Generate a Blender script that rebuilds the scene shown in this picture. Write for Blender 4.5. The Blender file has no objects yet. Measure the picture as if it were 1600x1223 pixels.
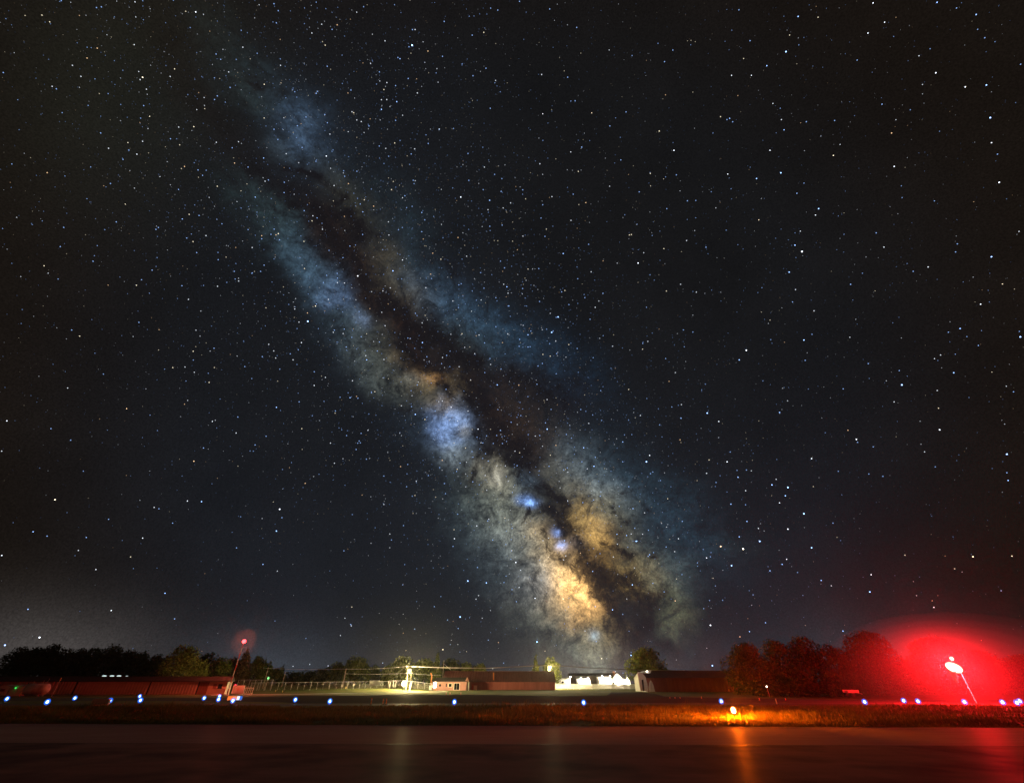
import bpy, math, random
import numpy as np
from mathutils import Vector, Matrix
R = math.radians
random.seed(11); rng = np.random.default_rng(7)
S = bpy.context.scene
col = S.collection

# ---------------------------------------------------------------- camera
EYE = 2.0; TILT = R(35.3); FOC = 644.0            # eye height, upward tilt, focal length in 1/1600 widths
cam = bpy.data.objects.new('camera', bpy.data.cameras.new('camera'))
col.objects.link(cam); S.camera = cam
cam.location = (0, 0, EYE); cam.rotation_euler = (R(90) + TILT, 0, 0)
cam.data.sensor_width = 36; cam.data.lens = 36 * FOC / 1600
cam.data.clip_start = 0.1; cam.data.clip_end = 20000
# ---------------------------------------------------------------- world (moonless night; the dome named sky closes the view)
W = bpy.data.worlds.new('World'); S.world = W; W.use_nodes = True
W.node_tree.nodes['Background'].inputs[0].default_value = (0.010, 0.011, 0.014, 1)
W.node_tree.nodes['Background'].inputs[1].default_value = 1.0; W.cycles.sampling_method = 'NONE'
# ---------------------------------------------------------------- picture settings
S.view_settings.view_transform = 'Standard'; S.view_settings.look = 'None'
S.view_settings.exposure = 0; S.view_settings.gamma = 1
S.render.engine = 'CYCLES'
S.cycles.max_bounces = 4; S.cycles.diffuse_bounces = 2; S.cycles.glossy_bounces = 2
S.cycles.volume_bounces = 0; S.cycles.transparent_max_bounces = 12
S.cycles.sample_clamp_indirect = 1.0; S.cycles.sample_clamp_direct = 0
S.cycles.use_denoising = True; S.cycles.denoiser = 'OPENIMAGEDENOISE'
S.cycles.use_light_tree = True
# lamp powers, radiant intensity in units of W/sr (converted to radiance by each lamp's builder)
I_SOCK = 12500; I_AMBER = 46000; I_FLOOD = 7000; I_MAST = 5000; I_TAXI = 60.0; I_WALL = 4500; I_POLE = 52000
HAZE = 0.00008; GLOW_MIST = 0.00135

# ================================================================ small maths
fw = Vector((0, math.cos(TILT), math.sin(TILT))); up = Vector((0, -math.sin(TILT), math.cos(TILT)))
def ray(px, py):                                   # direction of a point measured on the sky chart
    return (fw + Vector((1, 0, 0)) * ((px - 800) / FOC) - up * ((py - 611.5) / FOC))
def at(px, py, Y):
    d = ray(px, py); k = Y / d.y
    return Vector((d.x * k, Y, EYE + d.z * k))
def at_h(px, py, h):                               # point at height h (below eye height)
    d = ray(px, py); k = (h - EYE) / d.z
    return Vector((d.x * k, d.y * k, h))
def G(px, py, z=0.0): return at_h(px, py, z)
def sst(a, b, x):
    t = np.clip((x - a) / (b - a), 0, 1); return t * t * (3 - 2 * t)
def terrain(x, y):
    x = np.asarray(x, float); y = np.asarray(y, float)
    left = 1 - sst(-38, -28, x)
    r = 1.35 * sst(126, 205, y) * left
    return r - 1.5 * sst(600, 3000, np.hypot(x, y))
def tz(x, y): return float(terrain(x, y))

# ================================================================ mesh builder
class MB:
    def __init__(s): s.v = []; s.f = []
    def add(s, vs, fs):
        n = len(s.v); s.v += [tuple(v) for v in vs]; s.f += [tuple(i + n for i in f) for f in fs]; return s
    def box(s, c, d, rz=0.0, tilt=0.0):
        cx, cy, cz = c; hx, hy, hz = d[0]/2, d[1]/2, d[2]/2
        M = Matrix.Rotation(rz, 3, 'Z') @ Matrix.Rotation(tilt, 3, 'X')
        vs = [M @ Vector((sx*hx, sy*hy, sz*hz)) + Vector(c) for sx in (-1,1) for sy in (-1,1) for sz in (-1,1)]
        return s.add(vs, [(0,1,3,2),(4,6,7,5),(0,4,5,1),(2,3,7,6),(0,2,6,4),(1,5,7,3)])
    def tube(s, p, q, r0, r1=None, n=8):
        r1 = r0 if r1 is None else r1
        p = Vector(p); q = Vector(q); d = (q - p).normalized()
        a = d.orthogonal().normalized(); b = d.cross(a)
        vs = []
        for o, r in ((p, r0), (q, r1)):
            for i in range(n):
                t = 2*math.pi*i/n; vs.append(o + a*math.cos(t)*r + b*math.sin(t)*r)
        fs = [(i, (i+1) % n, n+(i+1) % n, n+i) for i in range(n)] + [tuple(range(n-1,-1,-1)), tuple(range(n, 2*n))]
        return s.add(vs, fs)
    def ball(s, c, r, n=12, m=8, M=None):
        rx, ry, rz = (r, r, r) if not hasattr(r, '__len__') else r
        M = M or Matrix.Identity(3); c = Vector(c)
        vs = [c + M @ Vector((0,0,rz))]
        for j in range(1, m):
            th = math.pi*j/m
            for i in range(n):
                ph = 2*math.pi*i/n
                vs.append(c + M @ Vector((rx*math.sin(th)*math.cos(ph), ry*math.sin(th)*math.sin(ph), rz*math.cos(th))))
        vs.append(c - M @ Vector((0,0,rz)))
        fs = [(0, 1+i, 1+(i+1) % n) for i in range(n)]
        for j in range(m-2):
            for i in range(n):
                a = 1+j*n+i; b = 1+j*n+(i+1) % n
                fs.append((a, a+n, b+n, b))
        e = len(vs)-1; o = 1+(m-2)*n
        fs += [(e, o+(i+1) % n, o+i) for i in range(n)]
        return s.add(vs, fs)
    def prism(s, pts, dvec):                       # closed outline pushed along dvec
        n = len(pts); d = Vector(dvec)
        vs = [Vector(p) for p in pts] + [Vector(p) + d for p in pts]
        fs = [tuple(range(n-1, -1, -1)), tuple(range(n, 2*n))] + [(i, (i+1) % n, n+(i+1) % n, n+i) for i in range(n)]
        return s.add(vs, fs)
    def build(s, name, mat, parent=None, smooth=False):
        me = bpy.data.meshes.new(name); me.from_pydata(s.v, [], s.f); me.materials.append(mat)
        if smooth: me.polygons.foreach_set('use_smooth', [True]*len(me.polygons))
        o = bpy.data.objects.new(name, me); col.objects.link(o)
        if parent is not None: o.parent = parent
        return o
def tag(o, label=None, cat=None, group=None, kind=None):
    for k, v in (('label', label), ('category', cat), ('group', group), ('kind', kind)):
        if v: o[k] = v
    return o
def thing(name, loc, label, cat, group=None, rz=0.0):
    o = bpy.data.objects.new(name, None); o.empty_display_size = .3; col.objects.link(o)
    o.location = loc; o.rotation_euler = (0, 0, rz)
    return tag(o, label, cat, group)
def copy_thing(r, loc, label, rz=0.0):
    c = r.copy(); col.objects.link(c); c.location = loc; c.rotation_euler = (0, 0, rz); c['label'] = label
    for ch in r.children:
        d = ch.copy(); col.objects.link(d); d.parent = c
        for g in ch.children:
            e = g.copy(); col.objects.link(e); e.parent = d
    return c

def lamp(p, r, rgb, I, parent):                    # the light a bulb gives off: radiant intensity I in W/sr
    l = bpy.data.lights.new('lamp_light', 'POINT'); l.energy = 4*math.pi*I; l.color = rgb; l.shadow_soft_size = r*1.04
    o = bpy.data.objects.new('lamp_light', l); col.objects.link(o); o.parent = parent; o.location = p; return o
def halo_mat(name, rgb, st, fac):                   # oversized lens shell whose own glow imitates the halo round a bulb
    m, nt, out = new_mat(name); e = node(nt,'ShaderNodeEmission'); e.inputs[0].default_value = (*rgb,1); e.inputs[1].default_value = st
    t = node(nt,'ShaderNodeBsdfTransparent'); mx = node(nt,'ShaderNodeMixShader'); mx.inputs[0].default_value = fac
    nt.links.new(t.outputs[0], mx.inputs[1]); nt.links.new(e.outputs[0], mx.inputs[2]); nt.links.new(mx.outputs[0], out.inputs[0]); m.cycles.emission_sampling = 'NONE'; return m
def lamp_ball(name, p, r, rgb, I, parent=None, nn=12, bulb=None):
    m = glow(name+'_light', bulb or rgb, 8 if bulb else min(30, I/(math.pi*r*r)), False); o = MB().ball(p, r, nn, 8).build(name, m, parent); lamp(p, r, rgb, I, parent); return o
# ================================================================ materials
def new_mat(name):
    m = bpy.data.materials.new(name); m.use_nodes = True
    nt = m.node_tree; nt.nodes.clear()
    out = nt.nodes.new('ShaderNodeOutputMaterial'); return m, nt, out
def node(nt, typ, **kw):
    n = nt.nodes.new(typ)
    for k, v in kw.items():
        if k.startswith('i_'): n.inputs[k[2:].replace('_', ' ')].default_value = v
        else: setattr(n, k, v)
    return n
def surf(name, c1, c2, scale=1.0, rough=0.8, bump=0.0, detail=6, metallic=0.0, spec=0.3, stretch=(1,1,1), c3=None, scale3=.1, bscale=None, obj_var=0, gloss=0):
    m, nt, out = new_mat(name); L = nt.links
    tc = node(nt, 'ShaderNodeTexCoord'); mp = node(nt, 'ShaderNodeMapping'); mp.inputs['Scale'].default_value = stretch
    L.new(tc.outputs['Object'], mp.inputs[0])
    nz = node(nt, 'ShaderNodeTexNoise', i_Scale=scale, i_Detail=detail, i_Roughness=.65); L.new(mp.outputs[0], nz.inputs['Vector'])
    rp = node(nt, 'ShaderNodeMapRange'); rp.inputs[1].default_value = .32; rp.inputs[2].default_value = .68; L.new(nz.outputs[0], rp.inputs[0])
    mx = node(nt, 'ShaderNodeMix', data_type='RGBA'); mx.inputs[6].default_value = (*c1, 1); mx.inputs[7].default_value = (*c2, 1)
    L.new(rp.outputs[0], mx.inputs[0]); colr = mx.outputs[2]
    if c3:
        n3 = node(nt, 'ShaderNodeTexNoise', i_Scale=scale3, i_Detail=4.0); L.new(tc.outputs['Object'], n3.inputs['Vector'])
        r3 = node(nt, 'ShaderNodeMapRange'); r3.inputs[1].default_value = .45; r3.inputs[2].default_value = .65; L.new(n3.outputs[0], r3.inputs[0])
        m3 = node(nt, 'ShaderNodeMix', data_type='RGBA'); m3.inputs[7].default_value = (*c3, 1)
        L.new(r3.outputs[0], m3.inputs[0]); L.new(colr, m3.inputs[6]); colr = m3.outputs[2]
    if obj_var:
        oi = node(nt, 'ShaderNodeObjectInfo'); hs = node(nt, 'ShaderNodeHueSaturation')
        a = node(nt, 'ShaderNodeMapRange'); a.inputs[3].default_value = 1-obj_var; a.inputs[4].default_value = 1+obj_var
        L.new(oi.outputs['Random'], a.inputs[0]); L.new(a.outputs[0], hs.inputs['Value']); L.new(colr, hs.inputs['Color']); colr = hs.outputs[0]
    b = node(nt, 'ShaderNodeBsdfPrincipled'); b.inputs['Roughness'].default_value = rough; b.inputs['Metallic'].default_value = metallic
    b.inputs['Specular IOR Level'].default_value = spec
    L.new(colr, b.inputs['Base Color'])
    if bump:
        nb = node(nt, 'ShaderNodeTexNoise', i_Scale=bscale or scale*3, i_Detail=5.0); L.new(tc.outputs['Object'], nb.inputs['Vector'])
        bp = node(nt, 'ShaderNodeBump'); bp.inputs['Strength'].default_value = bump; bp.inputs['Distance'].default_value = .02
        L.new(nb.outputs[0], bp.inputs['Height']); L.new(bp.outputs[0], b.inputs['Normal'])
    if gloss:                                     # a weak sheen, measured by eye for old asphalt
        gl = node(nt, 'ShaderNodeBsdfGlossy'); gl.inputs['Roughness'].default_value = rough; gm = node(nt, 'ShaderNodeMixShader'); gm.inputs[0].default_value = gloss
        df = node(nt, 'ShaderNodeBsdfDiffuse'); L.new(colr, df.inputs[0])
        if bump: L.new(bp.outputs[0], gl.inputs['Normal'])
        g2 = node(nt, 'ShaderNodeBsdfGlossy'); g2.inputs['Roughness'].default_value = .72; m2 = node(nt, 'ShaderNodeMixShader'); m2.inputs[0].default_value = min(.3, gloss*18)
        L.new(df.outputs[0], m2.inputs[1]); L.new(g2.outputs[0], m2.inputs[2])
        L.new(m2.outputs[0], gm.inputs[1]); L.new(gl.outputs[0], gm.inputs[2]); L.new(gm.outputs[0], out.inputs[0]); return m
    L.new(b.outputs[0], out.inputs[0]); return m
def glow(name, rgb, strength, sample=True):
    m, nt, out = new_mat(name); e = node(nt, 'ShaderNodeEmission'); e.inputs[0].default_value = (*rgb, 1); e.inputs[1].default_value = strength
    nt.links.new(e.outputs[0], out.inputs[0])
    if not sample: m.cycles.emission_sampling = 'NONE'
    return m
def leafmat(name, c1, c2):
    m, nt, out = new_mat(name); L = nt.links
    at_ = node(nt, 'ShaderNodeAttribute', attribute_name='tone')
    mx = node(nt, 'ShaderNodeMix', data_type='RGBA'); mx.inputs[6].default_value = (*c1, 1); mx.inputs[7].default_value = (*c2, 1)
    L.new(at_.outputs['Fac'], mx.inputs[0])
    d = node(nt, 'ShaderNodeBsdfDiffuse'); t = node(nt, 'ShaderNodeBsdfTranslucent'); ms = node(nt, 'ShaderNodeMixShader'); ms.inputs[0].default_value = .25
    L.new(mx.outputs[2], d.inputs[0]); L.new(mx.outputs[2], t.inputs[0]); L.new(d.outputs[0], ms.inputs[1]); L.new(t.outputs[0], ms.inputs[2])
    L.new(ms.outputs[0], out.inputs[0]); return m

M_grass = surf('turf', (.06,.078,.018), (.14,.16,.036), scale=1.3, rough=.95, bump=.6, c3=(.15,.13,.04), scale3=.06, stretch=(.35,1,1), spec=.1)
M_blade = leafmat('grass_blades', (.04,.05,.014), (.25,.20,.06))
M_runway = surf('runway_asphalt', (.17,.12,.095), (.27,.20,.165), scale=.9, rough=.36, gloss=.005, bump=.35, detail=10, stretch=(.25,1,1), c3=(.045,.043,.043), scale3=.35, bscale=18, spec=.05)
M_shoulder = surf('shoulder_asphalt', (.28,.205,.165), (.37,.295,.25), scale=1.4, rough=.36, gloss=.0065, bump=.3, detail=9, stretch=(.2,1,1), bscale=16, spec=.08)
M_taxi = surf('taxiway_asphalt', (.014,.012,.012), (.032,.027,.026), scale=.4, rough=.5, bump=.2, detail=8, stretch=(.3,1,1), gloss=.004)
M_taxiway = surf('taxiway_surface', (.05,.042,.04), (.12,.10,.092), scale=.5, rough=.7, bump=.2, detail=8, stretch=(.3,1,1), spec=.1)
M_seam = surf('sealant', (.02,.02,.02), (.035,.03,.03), scale=4, rough=.6)
M_concrete = surf('concrete', (.25,.24,.22), (.36,.34,.31), scale=1.2, rough=.9)
M_tanwall = surf('tan_metal', (.42,.27,.20), (.52,.34,.26), scale=.5, rough=.6, stretch=(1,1,3), spec=.3)
M_tandoor = surf('tan_metal_smooth', (.48,.31,.24), (.56,.38,.29), scale=.8, rough=.55)
M_darkdoor = surf('maroon_door', (.20,.07,.06), (.26,.10,.08), scale=.8, rough=.6)
M_roofdark = surf('dark_roofing', (.035,.03,.03), (.06,.05,.05), scale=1.5, rough=.9)
M_redlit_wall = surf('red_lit_metal', (.22,.058,.048), (.32,.095,.08), scale=.35, rough=.65, stretch=(2,1,.3), spec=.3)  # red lamplight on the hangar walls is put into this base colour
M_redlit_roof = surf('red_lit_roof_metal', (.12,.032,.028), (.18,.055,.046), scale=.5, rough=.6, stretch=(3,1,.3), spec=.3)  # same red lamplight put into the roof colour
M_white = surf('white_paint', (.70,.69,.66), (.80,.79,.76), scale=.7, rough=.6, obj_var=.05)
M_tank = surf('tank_paint', (.70,.66,.60), (.82,.79,.74), scale=.8, rough=.4, c3=(.45,.36,.26), scale3=.6)
M_redlit_siding = surf('red_lit_siding', (.46,.235,.22), (.53,.28,.26), scale=1, rough=.7)  # pink cast of the red lamps is put into the siding colour
M_cream = surf('cream_panel', (.66,.60,.52), (.74,.69,.61), scale=2, rough=.7)
M_glass = surf('dark_glass', (.01,.012,.015), (.02,.022,.028), scale=1, rough=.1, spec=.6)
M_steel = surf('galvanised_steel', (.42,.42,.40), (.55,.55,.53), scale=3, rough=.45, metallic=.3)
M_wood = surf('pole_timber', (.22,.17,.12), (.34,.27,.20), scale=3, rough=.9, stretch=(1,1,.15))
M_bark = surf('bark', (.09,.065,.045), (.15,.11,.08), scale=3, rough=.95, stretch=(1,1,.2))
M_black = surf('black_metal', (.02,.02,.022), (.035,.033,.035), scale=2, rough=.6)
M_redpaint = surf('red_paint', (.50,.05,.04), (.60,.08,.06), scale=1, rough=.5)
M_orangep = surf('orange_paint', (.65,.20,.04), (.75,.27,.06), scale=1, rough=.6)
M_yellowp = surf('yellow_paint', (.65,.48,.06), (.72,.55,.09), scale=1, rough=.6)
M_linepaint = surf('worn_line_paint', (.05,.05,.05), (.35,.33,.28), scale=2.5, rough=.7, detail=10)
M_cable = surf('cable', (.45,.42,.36), (.55,.52,.46), scale=2, rough=.5)
M_brick = surf('red_brown_brick', (.22,.10,.07), (.30,.15,.10), scale=4, rough=.9)
M_leafd = leafmat('oak_leaves', (.022,.032,.010), (.075,.085,.024))
M_leafm = leafmat('maple_leaves', (.035,.052,.010), (.13,.15,.032))
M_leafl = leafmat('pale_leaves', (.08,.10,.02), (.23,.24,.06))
M_needle = leafmat('needles', (.02,.03,.012), (.07,.075,.03))
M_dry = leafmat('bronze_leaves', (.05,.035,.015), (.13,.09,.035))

# ================================================================ sky dome
def vnoise(P, seed):                               # smooth value noise on an (N,2) array
    r = np.random.default_rng(seed); T = r.random((257, 257))
    i = np.floor(P).astype(int); f = P - i; f = f*f*(3-2*f); x = i[:,0] % 256; y = i[:,1] % 256
    a = T[y, x]*(1-f[:,0]) + T[y, x+1]*f[:,0]; b = T[y+1, x]*(1-f[:,0]) + T[y+1, x+1]*f[:,0]
    return a*(1-f[:,1]) + b*f[:,1]
def fbm(P, seed, octv=4):
    s = 0; a = .5; t = 0
    for k in range(octv): s = s + a*vnoise(P*2**k, seed+k); t += a; a *= .55
    return s/t
def lin(r, g, b): return np.array([(c/255)**2.2 for c in (r, g, b)])
# chart coordinates: gnomonic plane about the view's middle, degrees scaled so that 644 units = 45 degrees
BLOBS = [  # x, y, rx, ry, angle, colour(sRGB), amount
 # upper (outer) arm
 (330,40,60,45,55,(52,62,62),.5),(385,110,75,42,55,(52,68,74),.62),(425,165,60,34,55,(50,66,76),.5),(475,205,52,38,60,(78,106,140),.85),
 (478,190,100,55,55,(44,60,76),.7),(440,235,30,20,30,(80,98,112),.5),(500,255,45,28,50,(72,86,96),.45),(395,140,20,60,-35,(60,74,70),.35),
 (540,300,55,28,50,(84,80,60),.42),(570,345,50,30,50,(70,68,52),.28),(600,330,90,50,50,(40,54,62),.55),
 (612,425,42,34,50,(88,80,60),.52),(595,400,26,22,0,(96,86,66),.3),(650,390,60,30,60,(48,66,78),.55),(640,455,46,26,35,(94,86,62),.5),
 (672,455,50,24,35,(66,92,118),.55),(715,478,75,34,40,(54,80,106),.65),(770,515,80,38,35,(48,74,96),.62),(725,525,50,36,40,(64,76,68),.5),
 (830,540,90,42,30,(38,60,82),.55),(900,590,90,45,40,(30,42,56),.5),
 # lower (inner) arm
 (385,300,60,34,50,(48,66,70),.55),(430,345,60,36,50,(60,80,84),.6),(470,395,62,32,52,(66,92,110),.75),(500,430,50,26,50,(70,98,124),.7),
 (528,458,26,20,45,(88,116,160),.9),(548,478,16,12,30,(70,98,140),.5),(566,502,15,11,30,(104,128,168),.9),(545,500,60,34,50,(60,80,92),.7),
 (590,545,55,34,55,(88,86,68),.75),(555,545,60,40,50,(46,64,80),.7),(626,553,18,16,0,(120,104,78),.75),(600,590,60,26,35,(78,86,84),.7),
 (648,594,14,11,0,(98,108,110),.8),(668,589,22,12,20,(152,118,70),.95),(680,594,12,8,0,(176,124,66),.7),(660,606,26,16,20,(120,104,70),.7),
 (720,604,22,14,30,(110,94,64),.65),(684,640,34,14,15,(112,100,70),.7),(700,632,16,10,0,(140,114,74),.5),(726,630,14,16,0,(98,104,110),.5),
 (690,672,27,21,20,(104,136,196),1.15),(716,655,18,18,0,(124,154,206),1.1),(712,680,34,34,0,(76,96,118),.7),(706,706,30,22,20,(98,108,112),.85),(722,702,20,14,0,(112,120,120),.6),
 (724,673,10,9,0,(150,140,110),.7),(670,670,44,40,0,(56,72,88),.6),
 (764,733,20,26,15,(132,124,104),.95),(775,742,10,12,0,(158,156,144),.7),(780,755,20,18,0,(120,116,98),.7),(758,760,36,44,30,(86,90,80),.7),(820,752,24,20,0,(60,82,102),.7),
 (820,783,15,7,18,(94,146,232),1.5),(828,788,8,6,0,(110,166,250),1.5),(868,833,7,6,0,(90,140,225),1.2),(872,852,7,5,0,(110,160,245),1.5),(895,850,16,10,0,(50,66,92),.6),
 (745,790,60,60,30,(54,68,74),.8),(790,800,46,40,50,(98,98,82),.8),(800,835,50,40,45,(104,108,102),.85),(785,855,50,50,40,(66,80,88),.8),
 (835,860,40,30,50,(138,122,86),.85),(845,905,34,36,20,(120,134,144),.9),(868,885,44,26,50,(176,138,80),1.35),(890,905,38,28,50,(196,150,80),1.5),
 (908,918,18,26,-10,(216,158,78),1.5),(875,930,44,34,40,(150,122,78),1.2),(905,955,28,30,40,(166,120,60),1.2),(850,950,50,40,40,(84,86,78),.85),
 (920,985,34,28,50,(126,106,64),.8),(926,993,9,7,20,(116,160,190),1.2),(915,1010,50,30,30,(92,100,90),.9),(950,1000,40,30,50,(92,74,44),.7),(860,985,70,40,30,(54,58,56),.8),(900,1040,80,30,0,(66,70,66),.7),
 # brown veil inside the rift
 (530,380,60,26,55,(60,44,34),.8),(600,480,80,30,48,(56,40,32),.8),(680,540,80,36,45,(50,36,32),.7),(800,640,70,50,40,(48,40,36),.8),(850,690,60,40,40,(56,46,38),.8),
 # right of the dark lane, towards the centre
 (900,720,50,34,40,(66,78,86),.75),(880,745,34,28,40,(92,88,72),.7),(930,755,46,28,20,(88,104,114),.8),(925,790,44,34,40,(112,104,80),.85),(915,770,26,18,0,(106,104,94),.5),
 (918,825,36,26,50,(142,112,58),1.0),(938,838,28,18,30,(160,122,58),1.0),(905,815,24,20,0,(110,92,54),.7),(960,800,36,30,40,(84,84,70),.6),(940,875,40,22,50,(94,72,42),.7),(960,880,24,20,50,(96,74,40),.5),
 (990,845,22,20,0,(100,98,82),.75),(985,900,40,28,40,(104,86,50),.8),(988,915,24,14,20,(118,98,56),.6),(1018,900,32,26,40,(98,90,64),.75),(1005,878,30,14,10,(80,76,56),.5),
 (1045,890,50,34,60,(64,80,86),.75),(1050,950,46,34,60,(80,82,62),.85),(1060,980,34,24,50,(66,68,54),.6),(1040,800,90,50,35,(40,56,68),.7),(1100,850,70,40,30,(36,50,62),.6),(960,740,90,50,30,(42,58,70),.7),(1150,858,40,28,0,(40,46,46),.5),(1100,1020,120,30,0,(34,38,44),.5),
]
DUST = [  # polyline of (x, y), half width, strength
 ([(255,40),(300,130),(350,210),(400,275),(450,300)],38,.65),([(385,255),(440,285),(500,320)],22,.7),
 ([(445,262),(480,270),(500,282)],7,.9),([(492,276),(515,292),(528,300),(540,310),(525,318),(505,322)],6,.95),([(540,298),(545,310)],6,.8),
 ([(440,320),(500,330),(540,345),(560,370)],26,.95),([(500,335),(545,385),(570,440),(600,480)],30,.95),([(560,430),(600,480),(650,505)],26,1.0),
 ([(480,330),(500,380),(540,430)],16,.7),
 ([(600,470),(640,500),(690,520),(740,570)],36,.98),([(640,520),(660,560),(690,590)],24,.9),([(700,560),(760,590),(840,600),(880,610)],34,.72),
 ([(690,610),(705,612)],13,1.0),([(740,600),(770,640),(790,680),(820,700)],34,1.0),([(732,590),(745,650),(750,700)],12,.9),
 ([(745,680),(770,700),(800,720),(830,720)],20,.95),([(750,700),(745,730),(735,750)],6,.9),([(690,722),(720,726),(745,715)],5,.7),([(728,722),(725,745)],6,.7),
 ([(770,752),(782,748)],4,.6),([(800,740),(830,760),(860,780)],14,.9),([(845,755),(870,775),(885,790)],12,1.0),
 ([(825,795),(820,815),(816,822)],6,1.0),([(840,800),(870,815),(880,835)],16,.95),([(850,835),(850,855),(860,865)],9,1.0),([(870,865),(890,880),(905,892)],8,1.0),
 ([(880,800),(890,840),(915,870),(925,890)],14,.9),([(905,885),(930,910),(945,940),(955,960)],26,1.0),([(930,890),(960,910),(1000,930),(1010,970),(990,1000)],34,1.0),
 ([(945,850),(965,855),(985,868)],12,1.0),([(975,866),(1005,870),(1032,875)],5,1.0),([(950,775),(960,790)],8,.8),([(960,775),(985,765),(1000,760)],6,.7),([(995,800),(1010,795),(1020,805),(1080,812),(1160,835)],5,.55),
 ([(960,800),(980,815)],10,.6),([(1080,790),(1120,810),(1160,830)],6,.4),([(775,885),(800,890)],8,.5),([(810,878),(790,890)],4,.4),([(945,935),(970,990),(975,1020)],24,.9),
 ([(1005,945),(1015,990),(1060,1020)],18,.7),([(388,118),(402,130),(412,140)],9,.75),([(372,95),(380,100)],6,.6),([(505,468),(515,476)],5,.7),([(680,395),(700,415),(710,430)],16,.6),
 ([(578,505),(585,512)],5,.7),([(580,530),(590,540)],7,.6),([(625,640),(650,645),(680,648)],4,.6),([(700,645),(715,640)],4,.7),
]
def sky_fields(D):
    """D: (N,3) unit directions -> glow rgb, dust, base rgb"""
    F = np.array(fw); U = np.array(up); z = D @ F; ok = z > .05; zz = np.where(ok, z, 1)
    x = 800 + FOC*D[:,0]/zz; y = 611.5 - FOC*(D @ U)/zz
    x = np.where(ok, x, 1e5); y = np.where(ok, y, 1e5)
    Pn = np.stack([x, y], 1)
    wx = (fbm(Pn/55, 1)-.5)*46 + (fbm(Pn/16, 5, 3)-.5)*16; wy = (fbm(Pn/55+40, 9)-.5)*46 + (fbm(Pn/16+9, 13, 3)-.5)*16
    X = x + wx; Y = y + wy; Xs = x + wx*.4; Ys = y + wy*.4
    g = np.zeros((len(D), 3)); bg = lin(30, 31, 34)
    for bx, by, rx, ry, an, c, am in BLOBS:
        big = min(rx, ry) > 12
        ux = (X if big else Xs) - bx; uy = (Y if big else Ys) - by
        if by < 320: rx *= .86; ry *= .82
        a = R(an); p = ux*math.cos(a) + uy*math.sin(a); q = -ux*math.sin(a) + uy*math.cos(a)
        w = np.exp(-((p/rx)**2 + (q/ry)**2)*1.1)
        g += w[:,None]*np.maximum((lin(*c)*.86+lin(*c).mean()*.14)-bg, 0)[None]*am*(.34 if by < 300 else .42 if by < 590 else .66 if by < 800 else .80)
    dust = np.zeros(len(D))
    for pts, hw, st in DUST:
        dm = np.full(len(D), 1e9)
        XX, YY = (X, Y) if hw > 12 else (Xs, Ys)
        for (x0, y0), (x1, y1) in zip(pts, pts[1:]):
            dx, dy = x1-x0, y1-y0; L2 = dx*dx+dy*dy
            t = np.clip(((XX-x0)*dx + (YY-y0)*dy)/L2, 0, 1)
            dm = np.minimum(dm, np.hypot(XX-x0-t*dx, YY-y0-t*dy))
        dust = np.maximum(dust, st*(1 - sst(-hw*.2, hw*1.6, dm)))
    # base: faint airglow; the whole galactic plane goes on beyond the frame as a faint band
    n = np.cross(np.array(ray(330, 0)), np.array(ray(960, 960))); n = n/np.linalg.norm(n)
    lat = np.abs(D @ n)
    el = D[:,2]
    ang = np.arccos(np.clip(z, -1, 1))
    base = np.outer(np.ones(len(D)), lin(28, 28, 29))
    base += np.outer(np.exp(-(lat/.30)**2), lin(27, 30, 34)-lin(20, 20, 19))*.8
    blue = np.exp(-((el)/.45)**2)[:,None]*(lin(30, 34, 41)-lin(20, 20, 20))[None]*.7
    base += blue
    warm = sst(.62, .95, ang)[:,None]
    base = base*(1-warm) + warm*lin(30, 26, 23)[None]
    # green-grey airglow, light domes of far towns and building-lamp glow painted low in the sky
    az = np.arctan2(D[:,0], D[:,1])
    def dome(px, py, wa, we, c, am):
        d = ray(px, py); a0 = math.atan2(d.x, d.y)
        return (np.exp(-((az-a0)/wa)**2 - (np.maximum(el, 0)/we)**2)*am*.62)[:,None]*lin(*c)[None]
    base += dome(45, 1050, .13, .085, (92,88,86), 1.0) + dome(410, 1060, .12, .075, (70,78,86), .8)
    base += dome(940, 1060, .14, .050, (96,84,76), .9) + dome(1330, 1060, .15, .08, (60,66,74), .6)  # first dome paints the glow scattered from the white buildings' lamps
    base += dome(800, 1060, .9, .08, (50,50,58), .6)
    base = base*(1-dust[:,None]*np.array([[-.12,.16,.20]]))
    gr = np.exp(-((x-180)/190)**2-((y-130)/190)**2)[:,None]*(lin(33,35,31)-lin(26,25,23))[None]
    base += gr
    return g, dust, base
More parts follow.
